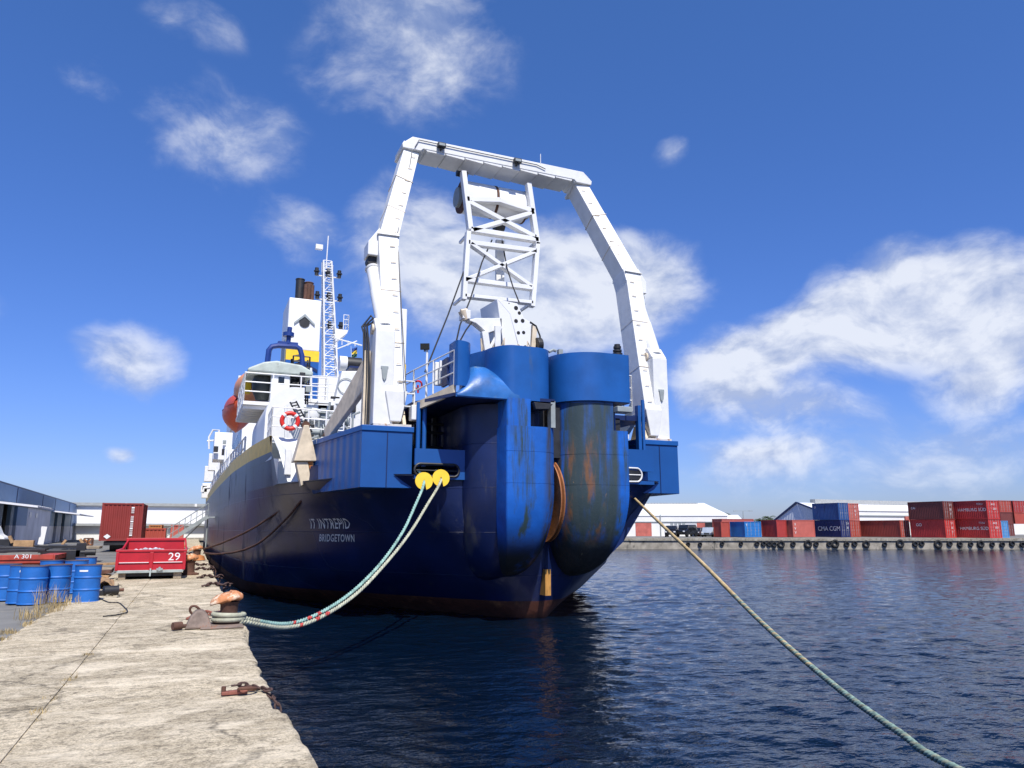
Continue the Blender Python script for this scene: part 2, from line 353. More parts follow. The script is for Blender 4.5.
# ================================================================== QUAY AND GROUND
def concrete_mat(name, base, joints=True):
    m = bpy.data.materials.new(name); m.use_nodes = True; t = m.node_tree; p = t.nodes['Principled BSDF']; p.inputs['Roughness'].default_value = .9
    p.inputs['Specular IOR Level'].default_value = .25
    nn = t.nodes.new; g = nn('ShaderNodeNewGeometry')
    def nz(sc, st=(1, 1, 1), det=8, ro=.6, off=(0, 0, 0)):
        q = nn('ShaderNodeMapping'); q.inputs['Scale'].default_value = st; q.inputs['Location'].default_value = off; t.links.new(g.outputs['Position'], q.inputs[0])
        a = nn('ShaderNodeTexNoise'); a.inputs['Scale'].default_value = sc; a.inputs['Detail'].default_value = det; a.inputs['Roughness'].default_value = ro
        t.links.new(q.outputs[0], a.inputs['Vector']); return a.outputs['Fac']
    def ramp(f, a, b, c0, c1):
        r = nn('ShaderNodeValToRGB'); r.color_ramp.elements[0].position = a; r.color_ramp.elements[1].position = b
        r.color_ramp.elements[0].color = (*c0, 1); r.color_ramp.elements[1].color = (*c1, 1); t.links.new(f, r.inputs[0]); return r.outputs[0]
    def mul(a, b, fac=1.0):
        x = nn('ShaderNodeMixRGB'); x.blend_type = 'MULTIPLY'; x.inputs[0].default_value = fac; t.links.new(a, x.inputs[1]); t.links.new(b, x.inputs[2]); return x.outputs[0]
    b = Vector(base)
    c = ramp(nz(.55, det=6), .36, .64, tuple(b * .84), tuple(b * 1.10))
    c = mul(c, ramp(nz(2.6, (1, 1.7, 1), 9, .68), .38, .58, (.66, .64, .60), (1, 1, 1)), .8)     # grime drawn out across the slab
    c = mul(c, ramp(nz(13, det=7, ro=.7), .38, .50, (.42, .41, .39), (1.06, 1.04, 1.0)), .75)
    c = mul(c, ramp(nz(32, det=5, ro=.75), .38, .50, (.30, .29, .27), (1.05, 1.04, 1.02)), .6)
    c = mul(c, ramp(nz(70, det=3), .36, .55, (.42, .41, .40), (1.08, 1.08, 1.06)), .6)
    # pale lime crust
    mm = nn('ShaderNodeMixRGB'); t.links.new(ramp(nz(1.1, (1, 1.7, 1), 8, .7, (9, 2, 0)), .52, .66, (0, 0, 0), (.55, .55, .55)), mm.inputs[0]); t.links.new(c, mm.inputs[1]); mm.inputs[2].default_value = (*(b * 1.45), 1); c = mm.outputs[0]
    # cracks
    wv = nn('ShaderNodeTexVoronoi'); wv.feature = 'DISTANCE_TO_EDGE'; wv.inputs['Scale'].default_value = .34
    ad = nn('ShaderNodeVectorMath'); ad.operation = 'ADD'; t.links.new(g.outputs['Position'], ad.inputs[0])
    wn_ = nn('ShaderNodeTexNoise'); wn_.inputs['Scale'].default_value = 1.3; wn_.inputs['Detail'].default_value = 7; wn_.inputs['Roughness'].default_value = .65; t.links.new(g.outputs['Position'], wn_.inputs['Vector'])
    sc_ = nn('ShaderNodeVectorMath'); sc_.operation = 'SCALE'; sc_.inputs['Scale'].default_value = 1.1; t.links.new(wn_.outputs['Color'], sc_.inputs[0]); t.links.new(sc_.outputs[0], ad.inputs[1])
    t.links.new(ad.outputs[0], wv.inputs['Vector'])
    crk = ramp(wv.outputs['Distance'], .0, .016, (0, 0, 0), (1, 1, 1))
    ck2 = nn('ShaderNodeMixRGB'); ck2.blend_type = 'LIGHTEN'; ck2.inputs[0].default_value = 1; t.links.new(crk, ck2.inputs[1]); t.links.new(ramp(nz(.8, off=(4, 4, 4)), .50, .58, (0, 0, 0), (1, 1, 1)), ck2.inputs[2])
    crk = ck2.outputs[0]
    c = mul(c, crk, .5)
    t.links.new(c, p.inputs['Base Color'])
    h = nn('ShaderNodeMath'); h.operation = 'ADD'; t.links.new(nz(9, (1, 2, 1), 9, .7), h.inputs[0])
    h2 = nn('ShaderNodeMath'); h2.operation = 'MULTIPLY'; h2.inputs[1].default_value = .35; t.links.new(crk, h2.inputs[0]); t.links.new(h2.outputs[0], h.inputs[1])
    bp = nn('ShaderNodeBump'); bp.inputs['Distance'].default_value = .03; bp.inputs['Strength'].default_value = .8; t.links.new(h.outputs[0], bp.inputs['Height']); t.links.new(bp.outputs[0], p.inputs['Normal'])
    return m
m_conc = concrete_mat('quay_concrete', (.61, .53, .395))
m_conc2 = concrete_mat('old_grey_concrete', (.38, .355, .30))
m_asph = mat('yard_asphalt', (.17, .165, .15), .9, var=.3, vscale=.5, stain=(.28, .25, .19), samt=.45, sscale=.35, sstretch=(1, 1, 1), bump=.02, bscale=14)
m_wall = mat('quay_wall_concrete', (.12, .115, .10), .9, var=.4, vscale=2, stain=(.03, .035, .03), samt=.5, bump=.05, bscale=3)
def quay_edge(y):
    e = .87 + .05 * mnoise.noise((0, y * .5, 3)) + .018 * mnoise.noise((5, y * 2.7, 1)) + .02 * mnoise.noise((1, y * 11, 1)) - .06 * max(0, mnoise.noise((8, y * 2.2, 1)) - .25)
    if y < 7.2: e += .05
    if 7.35 < y < 8.1: e -= .06
    if 8.1 <= y < 12.9: e -= .02 + .10 * max(0, mnoise.noise((2, y * 1.7, 8)))
    if 13.0 < y < 14.4: e += .06
    if y > 14.4: e -= .10 * abs(mnoise.noise((3, y * 1.1, 2))) + .06
    return e
def build_quay():
    ys = list(np.arange(-8, 26, .055)) + list(np.arange(26, 60, .5)) + list(np.arange(60, 420, 10.0))
    mb = MB(); us = [-1.1 + .0, -.95, -.7, -.4, -.1, .15, .35, .5, .6, .7, .78]
    rows = []
    for y in ys:
        e = quay_edge(y); row = []
        for x in us: row.append((x, y, GZ + .006 * mnoise.noise((x * 2, y * 2, 0))))
        ch = .03 + .05 * abs(mnoise.noise((7, y * 2.3, 4)))
        row += [(e - ch * 1.2, y, GZ - .004), (e - ch * .5, y, GZ - ch * .35), (e, y, GZ - ch)]
        row += [(e + .03 * mnoise.noise((9, y * 2, 1)), y, GZ - .28), (e - .04 + .05 * mnoise.noise((9, y * 1.5, 5)), y, GZ - .38), (e - .05, y, .35), (e - .05, y, -2.5)]
        rows.append(row)
    n = len(rows[0]); vs = [p for r in rows for p in r]
    fs = []; 
    mb.add(vs, [])
    for i in range(len(rows) - 1):
        for j in range(n - 1):
            mb.f.append((i * n + j, (i + 1) * n + j, (i + 1) * n + j + 1, i * n + j + 1)); mb.m.append(1 if j >= len(us) + 3 else 0)
    o = mb.build('quay', [m_conc, m_wall], smooth=True, angle=35); tag(o, kind='structure')
    # inner slab, separated by a joint with a small step
    mb = MB()
    xs = lambda y: -2.45 + .05 * mnoise.noise((3, y * .8, 2)) + .03 * mnoise.noise((3, y * 4, 2))
    ys2 = list(np.arange(-8, 26, .12)) + list(np.arange(26, 60, 1)) + list(np.arange(60, 420, 10.0))
    vs = []
    for y in ys2:
        g = .003 + .02 * max(0, mnoise.noise((1, y * 1.6, 6)))
        vs += [(xs(y) - .02, y, GZ - .12), (xs(y), y, GZ - .02), (-2.2, y, GZ + .004), (-1.108 - g, y, GZ + .006), (-1.106 - g, y, GZ - .008), (-1.10, y, GZ - .008), (-1.098, y, GZ - .001)]
    mb.add(vs, [(i * 7 + j, (i + 1) * 7 + j, (i + 1) * 7 + j + 1, i * 7 + j + 1) for i in range(len(ys2) - 1) for j in range(6)])
    tag(mb.build('quay_apron', m_conc, smooth=True, angle=30), kind='structure')
    mb = MB()
    mb.grid(lambda u, v: (-2.3 - 60 * u ** 1.7, -8 + 140 * v, GZ - .035 + .02 * mnoise.noise((u * 40, v * 90, 0))), 60, 160)
    tag(mb.build('yard_ground', m_asph, smooth=True), kind='structure')
    mb = MB().add([(-900, -60, GZ - .09), (-2.3, -60, GZ - .09), (-2.3, 900, GZ - .09), (-900, 900, GZ - .09)], [(0, 1, 2, 3)])
    tag(mb.build('ground', m_asph), kind='structure')
build_quay()
# far side: quay line
FZ = 1.42
FQ = [at(560, 538.0, z=FZ), at(1024, 538.2, z=FZ)]
FQ = [Vector((0, 0, 0)) + FQ[0] * (102.5 / FQ[0].dot(_fh)), FQ[1] * (100.8 / FQ[1].dot(_fh))]
FQd = (FQ[1] - FQ[0]).normalized(); FQd.z = 0
FQn = Vector((-FQd.y, FQd.x, 0))
if FQn.dot(_fh) < 0: FQn = -FQn
def far_quay():
    a = FQ[0] - FQd * 120; b = FQ[1] + FQd * 160
    mb = MB(); n = 260
    rows = []
    for i in range(n + 1):
        p = a.lerp(b, i / n); j = .05 * mnoise.noise((i * .7, 0, 0))
        lip = -.06
        r = [(p + FQn * 6).to_tuple()[:2] + (FZ,), (p + FQn * lip).to_tuple()[:2] + (FZ,), (p + FQn * lip).to_tuple()[:2] + (FZ - .32,), (p + FQn * (.12 + j)).to_tuple()[:2] + (FZ - .36,), (p + FQn * (.12 + j)).to_tuple()[:2] + (.32,), (p + FQn * .1).to_tuple()[:2] + (-2,)]
        rows.append(r)
    k = 6; mb.add([p for r in rows for p in r], [])
    for i in range(n):
        for j in range(k - 1):
            mb.f.append((i * k + j, i * k + j + 1, (i + 1) * k + j + 1, (i + 1) * k + j)); mb.m.append(0 if j < 2 else 1)
    o = mb.build('far_quay', [m_conc2, mat('far_quay_wall', (.30, .27, .22), .9, var=.35, vscale=1.2, stain=(.04, .04, .035), samt=.5, sscale=.8, sstretch=(1, 1, .5), bump=.05, bscale=2)]); tag(o, kind='structure')
    a = a + FQn * 5.9; b = b + FQn * 5.9
    c = b + FQn * 900 + FQd * 900; d = a + FQn * 900 - FQd * 60
    mb = MB().add([(a.x, a.y, FZ - .03), (b.x, b.y, FZ - .03), (c.x, c.y, FZ - .03), (d.x, d.y, FZ - .03)], [(0, 1, 2, 3)])
    tag(mb.build('far_ground', m_asph), kind='structure')
far_quay()
# ================================================================== THE SHIP
XC = 10.3
ship = empty('cable_ship', (XC, 22.0, 0), 'big navy blue cable ship with tall white A-frame over its stern', 'ship')
HULL = {
 -2.5: [(0, 25), (2, 29), (5, 35), (7, 42), (8, 60), (8, 105), (4, 120), (0, 128)],
 0.0: [(0, 22.5), (.5, 22.6), (3.2, 27), (6.1, 31.6), (7.9, 36), (8.35, 42), (8.8, 60), (9, 80), (9, 105), (5, 122), (0, 131)],
 .55: [(0, 22.2), (1.0, 22.5), (3.7, 26.3), (6.6, 30.8), (8.0, 35.2), (8.4, 42), (8.8, 60), (9, 80), (9, 105), (5, 122.5), (0, 132)],
 1.5: [(0, 21.9), (1.9, 22.3), (4.4, 25.5), (6.2, 28.5), (7.4, 31.6), (8.15, 36), (8.45, 42), (8.8, 60), (9, 80), (9, 105), (5.4, 123), (0, 133)],
 3.0: [(0, 21.8), (3.2, 22.1), (4.1, 23.4), (5.1, 25.7), (6.3, 28.2), (7.4, 30.8), (8.15, 35.5), (8.5, 42), (8.8, 60), (9, 80), (9, 106), (6, 124), (0, 134.5)],
 4.45: [(0, 21.95), (4.6, 21.97), (5.3, 22.8), (6.1, 24.6), (7.0, 27.2), (7.6, 29.3), (8.2, 35), (8.55, 42), (8.8, 60), (9, 80), (9, 107), (6.6, 125), (0, 136)],
}
def resample(poly, n):
    d = [0]
    for a, b in zip(poly[:-1], poly[1:]): d.append(d[-1] + math.hypot(b[0] - a[0], (b[1] - a[1])))
    out = []
    for i in range(n):
        # denser near the stern
        s = (i / (n - 1)) ** 1.8 * d[-1]
        k = max(j for j in range(len(d)) if d[j] <= s + 1e-9); k = min(k, len(poly) - 2)
        f = (s - d[k]) / (d[k + 1] - d[k]); out.append((poly[k][0] * (1 - f) + poly[k + 1][0] * f, poly[k][1] * (1 - f) + poly[k + 1][1] * f))
    for _ in range(3): out = [out[0]] + [((a[0] + 2 * b[0] + c[0]) / 4, (a[1] + 2 * b[1] + c[1]) / 4) for a, b, c in zip(out[:-2], out[1:-1], out[2:])] + [out[-1]]
    return out
NS = 130
HL = {z: resample(p, NS) for z, p in HULL.items()}
def hull_level(z):
    zs = sorted(HL)
    z = min(max(z, zs[0]), zs[-1])
    for a, b in zip(zs[:-1], zs[1:]):
        if z <= b: f = (z - a) / (b - a); return [((p[0] * (1 - f) + q[0] * f), (p[1] * (1 - f) + q[1] * f)) for p, q in zip(HL[a], HL[b])]
def hull_x(z, y):
    """port side X of the hull at height z and station y"""
    l = hull_level(z)
    for a, b in zip(l[:-1], l[1:]):
        if a[1] <= y <= b[1]: f = (y - a[1]) / max(b[1] - a[1], 1e-6); return XC - (a[0] * (1 - f) + b[0] * f)
    return XC - 9
def hull():
    lv = [-2.5, -1, 0, .3, .55, .58, 1, 1.5, 2, 2.6, 3.0, 3.6, 4.2, 4.45]
    mb = MB(); rows = []
    for z in lv:
        l = hull_level(z); r = [(XC + p[0], p[1], z) for p in reversed(l)] + [(XC - p[0], p[1], z) for p in l[1:]]
        rows.append(r)
    n = len(rows[0]); mb.add([p for r in rows for p in r], [])
    for i in range(len(lv) - 1):
        for j in range(n - 1): mb.f.append((i * n + j, i * n + j + 1, (i + 1) * n + j + 1, (i + 1) * n + j)); mb.m.append(1 if lv[i + 1] <= .56 else 0)
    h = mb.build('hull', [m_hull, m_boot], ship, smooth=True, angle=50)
    # main deck
    l = hull_level(4.45)
    mb = MB(); mb.add([(XC + p[0], p[1], 4.4) for p in l] + [(XC - p[0], p[1], 4.4) for p in l], [])
    n = len(l)
    for i in range(n - 1): mb.f.append((i, i + 1, n + i + 1, n + i)); mb.m.append(0)
    mb.build('main_deck', m_grey, ship)
    # raised side plating (port and starboard) with the yellow stripe
    up = [(7.86, 29.6), (8.26, 34), (8.6, 41), (8.82, 53), (8.98, 66), (9.1, 80), (9.12, 100), (9, 108), (6.8, 125.5), (0, 137)]
    upr = resample(up, 90)
    zt = lambda y: 6.3 + (0 if y < 90 else (y - 90) * .03)
    for sg in (-1, 1):
        mb = MB(); rows = []
        for p in upr:
            y = p[1]; xl = abs(XC - hull_x(4.43, y)) if y < 134 else 0
            z1 = zt(y); r = [(XC + sg * (xl + .004), y, 4.40), (XC + sg * (xl * .5 + p[0] * .5), y, (4.4 + z1) / 2), (XC + sg * (p[0] * .75 + xl * .25), y, z1 - .62), (XC + sg * p[0], y, z1), (XC + sg * (p[0] - .1), y, z1), (XC + sg * (p[0] - .1), y, z1 - .9)]
            rows.append(r)
        # the first station is cut back: the plating's aft edge slopes
        r0 = rows[0]; y0 = [28.1, 28.8, 29.35, 29.6, 29.6, 29.3]
        rows[0] = [(q[0], yy, q[2]) for q, yy in zip(r0, y0)]
        n = 6; mb.add([p for r in rows for p in r], [])
        for i in range(len(rows) - 1):
            for j in range(n - 1): mb.f.append((i * n + j, i * n + j + 1, (i + 1) * n + j + 1, (i + 1) * n + j)); mb.m.append(0 if j < 2 else (1 if j < 4 else 2))
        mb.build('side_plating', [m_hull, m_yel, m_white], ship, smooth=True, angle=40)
    # white transverse end of the raised side, with its panel line
    mb = MB(); mb.prism([(2.56, 29.66, 6.28), (2.80, 29.4, 5.7), (3.06, 28.3, 4.5), (4.5, 28.0, 4.5), (4.5, 29.4, 6.15)], (0, .12, .0))
    e = mb.build('end_bulkhead', m_whitec, ship)
    a = at(288, 455, Y=28.55); MB().box(a.x - .12, a.x + .12, 28.3, 28.5, 4.75, 5.7).build('door_panel', m_white, ship, bevel=.02)
    a = at(292.5, 462, Y=28.2); MB().cyl((a.x + .55, 28.1, 4.75), (a.x + .55, 28.1, 5.45), .1).build('fire_extinguisher', m_redp, ship)
    # wall across the stern between the platforms: blue bulwark, dark opening over it
    mb = MB(); Y0 = 21.85
    mb.box(6.05, 8.5, Y0, Y0 + .1, 4.3, 4.42); mb.box(6.05, 8.5, Y0, Y0 + .1, 4.72, 5.22)
    mb.box(7.45, 8.5, Y0 + .003, Y0 + .1, 4.42, 4.72)
    mb.build('stern_bulwark', m_blue2, ship); mb = MB()
    mb.box(12.2, 14.6, Y0, Y0 + .1, 4.3, 4.42); mb.box(12.2, 14.6, Y0, Y0 + .1, 4.75, 5.5); mb.box(12.2, 13.5, Y0 + .003, Y0 + .1, 4.42, 4.75)
    mb.build('stern_bulwark', m_blue2, ship)
    mb = MB(); mb.torus((6.75, Y0 - .02, 4.57), .19, .035, (0, 1, 0), 28, 8, 1)
    vs = []
    for (x, y, z) in mb.v: vs.append((x + (.52 if x > 6.75 else -.52), y, z))
    mb.v = vs; mb.tube([(6.1, Y0 + .02, 4.56), (7.4, Y0 + .02, 4.56)], .02)
    mb.build('fairlead', m_dark, ship, smooth=True)
    mb = MB(); c = at(632, 470, Y=Y0 - .03); mb.torus((c.x - .05, Y0 - .03, 4.62), .24, .03, (0, 1, 0), 28, 8, 1); mb.v = [(x + (.2 if x > c.x else -.35), y, z) for x, y, z in mb.v]
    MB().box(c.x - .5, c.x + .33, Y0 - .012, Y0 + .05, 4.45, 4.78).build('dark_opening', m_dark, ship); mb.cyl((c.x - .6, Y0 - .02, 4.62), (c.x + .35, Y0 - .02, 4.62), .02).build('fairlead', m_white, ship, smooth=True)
    # working deck house under the upper deck: dark back wall with posts and pipes
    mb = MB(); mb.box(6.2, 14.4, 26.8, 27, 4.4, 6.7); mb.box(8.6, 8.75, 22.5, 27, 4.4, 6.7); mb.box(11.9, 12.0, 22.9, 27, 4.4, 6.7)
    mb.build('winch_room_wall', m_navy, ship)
    mb = MB().box(7.85, 7.97, Y0, Y0 + .12, 5.22, 6.5); mb.build('post', m_white, ship)
    mb = MB()
    for i in range(7):
        x = 6.4 + i * .33; mb.box(x, x + .12, 24.5, 24.7, 4.4, 6.6)
    for z in (5.5, 6.0, 6.3): mb.tube([(6.2, 24, z), (8.6, 24, z)], .05)
    mb.cyl((6.6, 24.3, 5.1), (8.2, 24.3, 5.1), .42, n=24)
    mb.build('capstan_gear', m_dark, ship, smooth=True)
    # two tall blue pipes beside the port platform
    for px_ in (418, 424):
        a = at(px_, 440, Y=22.2); MB().cyl((a.x, 22.2, 4.7), (a.x, 22.2, 6.7), .07).build('blue_pipe', m_blue, ship, smooth=True)
    a = at(640, 430, Y=22.1); MB().box(a.x - .06, a.x + .06, 22.1, 22.3, 4.6, 7.1).build('post', m_blue, ship)
    a = at(645, 430, Y=22.0); MB().cyl((a.x, 22.1, 4.6), (a.x, 22.1, 7.3), .06).build('blue_pipe', m_blue, ship, smooth=True)
hull()
def upv(y0, y1): return None
# --- lettering laid on the curved quarter
def hull_text(s, size, px0, px1, pyb, gap=.012):
    def hit(px_, py_):
        best = None
        for k in range(220):
            y = 23 + k * .05; p = at(px_, py_, Y=y); d = p.x - hull_x(p.z, y)
            if d >= 0 and p.z > .6: return p
        return at(px_, py_, Y=28)
    a = hit(px0, pyb); b = hit(px1, pyb); z0 = (a.z + b.z) / 2
    ya, yb = a.y, b.y
    w = []
    tmp = text('tmp', s, size, m_white, ship, lambda u, v: (w.append(u), (0, 0, 0))[1], sp_=1.12); wmax = max(w); me = tmp.data; bpy.data.objects.remove(tmp)
    def fn(u, v):
        f = (u + .5 * v) / wmax; y = ya + (yb - ya) * f; z = z0 + v
        x = hull_x(z, y); dx = (hull_x(z, y + .3) - hull_x(z, y - .3)) / .6
        nrm = Vector((-1, dx, 0)).normalized()
        return Vector((x, y, z)) + nrm * gap * 1.5 + Vector((0, 0, 0))
    return text('ship_lettering', s, size, m_letter, ship, fn, cut=2, off_=.004, sp_=1.12)
m_letter = mat('worn_white_lettering', (.66, .65, .60), .6, var=.3, vscale=8, stain=(.2, .17, .14), samt=.15, sscale=8)
hull_text('IT INTREPID', .50, 311, 351, 528.5)
hull_text('BRIDGETOWN', .36, 320, 355, 541.5)
# --- A-frame platforms (sponsons)
def sponson(sg):
    ol = [(4.5, 22.3), (6.08, 22.3), (6.08, 28.2), (3.62, 28.2), (3.95, 26)]
    off = 0 if sg == 1 else -.15
    P = [(x if sg == 1 else 2 * XC - x + off, y) for x, y in ol]
    mb = MB().prism([(x, y, 4.03) for x, y in P], (0, 0, 1.72)); o = mb.build('sponson', m_blue2, ship, bevel=.015)
    cx = sum(p[0] for p in P) / 5; cy = sum(p[1] for p in P) / 5
    Q = [(cx + (x - cx) * 1.03, cy + (y - cy) * 1.014) for x, y in P]
    MB().prism([(x, y, 5.75) for x, y in Q], (0, 0, .17)).build('rim', m_blue, o, bevel=.015)
    for f in (.5,):
        x = P[0][0] * (1 - f) + P[1][0] * f; MB().box(x - .015, x + .015, 22.285, 22.31, 4.04, 5.74).build('seam', m_navy, o)
    # bracket strut down to the hull
    x0 = P[0][0]; x1 = P[1][0]
    a = [(x0 + sg * .55, 22.9, 4.03), (x1, 22.9, 4.03), (x1 + sg * 1.5, 23.3, 2.55), (x1 + sg * .75, 23.2, 2.5)] if sg == 1 else [(x0 - .75, 23.2, 4.03), (x1 + .15, 23.2, 4.03), (x1 - .35, 23.6, 3.55), (x1 - .6, 23.9, 2.2), (x1 - 1.0, 24, 1.7)]
    if sg == -1:
        MB().prism([(x0 - .8, 22.9, 4.03), (x1 + .35, 22.9, 4.03), (x1 - .15, 22.9, 3.62), (x1 - 1.2, 22.9, 3.0), (x1 - 1.2, 22.9, 1.75), (x1 - .45, 22.9, 2.35)], (0, .5, 0)).build('bracket', m_navy, ship)
    return P
sponson(1); sponson(-1)
# dark folded plate forward of the port sponson and the cream davit block
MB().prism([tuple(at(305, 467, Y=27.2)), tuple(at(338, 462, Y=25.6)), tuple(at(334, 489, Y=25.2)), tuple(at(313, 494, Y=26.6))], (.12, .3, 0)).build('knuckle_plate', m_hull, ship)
def davit():
    y = 26.8; g = lambda a, b, Y=y: tuple(at(a, b, Y=Y))
    top = [g(303, 428), g(306, 427)]
    fr = [g(318, 462), g(306, 464, y - .1), g(305.5, 426), g(309, 426)]
    mb = MB(); mb.prism([g(304, 425), g(309, 425), g(317, 461), g(294, 461)], (0, .9, 0))
    o = mb.build('anchor_davit', m_cream, ship, bevel=.03)
    MB().prism([g(296, 462, y + .1), g(308, 462, y + .1), g(311, 480, y + .1), g(301, 486, y + .1)], (0, .5, 0)).build('davit_foot', m_cream, o, bevel=.02)
    MB().prism([g(308, 462, y + .12), g(313, 461, y + .12), g(312, 476, y + .12)], (0, .3, 0)).build('gusset', m_rusty, o)
    MB().cyl(g(306, 425, y + .1), g(306, 425, y + .5), .14).build('pin', m_brown, o)
    MB().cyl(g(322, 462), g(322, 445), .13).cyl(g(322, 444), g(322, 440), .2).build('vent_pipe', m_white, ship, smooth=True)
davit()
# --- stern sheave housings ("bulbs")
def bulb_mat():
    m = mat('weathered_blue_guard', (.008, .10, .42), .45, var=.2, vscale=1.5, stain=(.018, .045, .05), samt=.62, sscale=1.1, sstretch=(1.7, 1.7, .16), bump=.012, bscale=3)
    t = m.node_tree; p = t.nodes['Principled BSDF']; src = p.inputs['Base Color'].links[0].from_socket
    c = t.nodes.new('ShaderNodeTexCoord')
    def layer(src, colr, scale, st, lo, hi, xr=None, zr=None, off=(0, 0, 0)):
        mp_ = t.nodes.new('ShaderNodeMapping'); mp_.inputs['Scale'].default_value = st; mp_.inputs['Location'].default_value = off; t.links.new(c.outputs['Object'], mp_.inputs[0])
        n = t.nodes.new('ShaderNodeTexNoise'); n.inputs['Scale'].default_value = scale; n.inputs['Detail'].default_value = 10; n.inputs['Roughness'].default_value = .65; t.links.new(mp_.outputs[0], n.inputs['Vector'])
        r = t.nodes.new('ShaderNodeMapRange'); r.interpolation_type = 'SMOOTHSTEP'; r.inputs['From Min'].default_value = lo; r.inputs['From Max'].default_value = hi; t.links.new(n.outputs['Fac'], r.inputs['Value'])
        f = r.outputs[0]
        s = t.nodes.new('ShaderNodeSeparateXYZ'); t.links.new(c.outputs['Object'], s.inputs[0])
        for ax, rg in (('X', xr), ('Z', zr)):
            if rg is None: continue
            for (a, b, e0, e1) in rg:
                q = t.nodes.new('ShaderNodeMapRange'); q.interpolation_type = 'SMOOTHSTEP'; q.inputs['From Min'].default_value = a; q.inputs['From Max'].default_value = b; q.inputs['To Min'].default_value = e0; q.inputs['To Max'].default_value = e1
                t.links.new(s.outputs[ax], q.inputs['Value']); w = t.nodes.new('ShaderNodeMath'); w.operation = 'MULTIPLY'; t.links.new(f, w.inputs[0]); t.links.new(q.outputs[0], w.inputs[1]); f = w.outputs[0]
        x = t.nodes.new('ShaderNodeMixRGB'); t.links.new(f, x.inputs[0]); t.links.new(src, x.inputs[1]); x.inputs[2].default_value = (*colr, 1); return x.outputs[0]
    # green-grey weed and grime where the cable has run: starboard guard, all but its outboard strip (object X)
    src = layer(src, (.032, .052, .058), 1.0, (1.3, 1.3, .16), .28, .54, xr=[(.2, .45, 0, 1), (1.75, 1.95, 1, 0)], zr=[(6.7, 6.75, 1, 0)])
    src = layer(src, (.045, .042, .038), 1.0, (3.0, 3.0, .15), .42, .58, xr=[(-.75, -.45, 0, 1), (0.2, .3, 1, 0)], zr=[(6.7, 6.75, 1, 0)], off=(2, 0, 0))
    src = layer(src, (.17, .075, .03), 1.1, (1.9, 1.9, .35), .47, .62, xr=[(.2, .4, 0, 1), (1.1, 1.6, 1, 0)], zr=[(2.1, 2.7, 0, 1), (5.2, 5.9, 1, 0)])
    src = layer(src, (.55, .30, .12), 3.2, (2.2, 2.2, .8), .655, .68, xr=[(.3, .5, 0, 1), (1.5, 1.9, 1, 0)], zr=[(2.1, 2.4, 0, 1), (4.2, 4.6, 1, 0)], off=(0, 3, 3))
    src = layer(src, (.02, .022, .022), 1.2, (1, 1, .5), .25, .5, zr=[(1.9, 3.0, 1, 0)])
    t.links.new(src, p.inputs['Base Color'])
    return m
m_bulb = bulb_mat()
def superel(cx, yf, yb, hw, inner=1, k=16, s=1.0, rx=None, ry=1.25, co=.07):
    """plan outline, flat aft face; big radius on the side of the ship's centre line (inner = -1 port side of this guard, +1 starboard side), crisp other corner"""
    rx = rx or hw * (1.15 if inner < 0 else .75); ry = ry if inner < 0 else .8; pts = []
    xi = cx + inner * hw; xo = cx - inner * hw
    pts.append((xo, yb))
    for i in range(5):
        a = math.pi / 2 * i / 4; pts.append((xo + inner * co * (1 - math.cos(a)), yf + co * (1 - math.sin(a))))
    for i in range(1, 6): pts.append((xo + inner * (co + (2 * hw - rx - co) * i / 6), yf))
    for i in range(k + 1):
        a = math.pi / 2 * i / k; pts.append((xi - inner * rx * (1 - math.sin(a)), yf + ry * (1 - math.cos(a))))
    pts.append((xi, yb))
    sy = 1 - (1 - s) * .55; pts = [(cx + (x - cx) * s, yb - (yb - y) * sy) for x, y in pts]
    return pts if pts[0][0] < pts[-1][0] else pts[::-1]
def bulb(cx, hw, yf, yb, ztop, zc, zb, inner, name='sheave_guard'):
    mb = MB(); rows = []
    zz = [ztop, ztop - .02] + [ztop - (ztop - zc) * i / 6 for i in range(1, 7)]
    for z in zz: rows.append([(x, y, z) for x, y in superel(cx, yf, yb, hw, inner)])
    for i in range(1, 19):
        a = math.pi / 2 * i / 18; s = max(math.cos(a) ** .9, .02)
        rows.append([(x, y, zc - (zc - zb) * math.sin(a)) for x, y in superel(cx, yf, yb, hw, inner, s=s)])
    n = len(rows[0]); mb.add([p for r in rows for p in r], [(i * n + j, i * n + j + 1, (i + 1) * n + j + 1, (i + 1) * n + j) for i in range(len(rows) - 1) for j in range(n - 1)])
    mb.add(rows[0], [tuple(range(n))])
    return mb.build(name, m_bulb, ship, smooth=True, angle=45)
SBX, SBW, SBF = 11.475, 1.095, 20.15
PBX, PBW, PBF = 9.32, .92, 20.25
bulb(SBX, SBW, SBF, 24.5, 5.86, 4.1, 1.28, -1); bulb(PBX, PBW, PBF, 24.5, 5.86, 4.0, 1.30, 1)
bulb(8.72, 1.12, 20.95, 24.6, 6.62, 4.3, 1.15, -1, 'inner_guard').data.materials[0] = m_hull  # navy hull paint on this guard stands for the shade over it
def weld(cx, w, yf, inner, z, name='weld_seam'):
    o_ = superel(cx, yf - .006, 24.4, w + .006, inner); mb = MB(); n = len(o_)
    mb.add([(x, y, z) for x, y in o_] + [(x, y, z + .018) for x, y in o_], [(i, i + 1, n + i + 1, n + i) for i in range(n - 1)]); mb.build(name, m_bulb, ship, smooth=True)
for z in (4.15, 5.1): weld(SBX, SBW, SBF, -1, z); weld(PBX, PBW, PBF, 1, z)
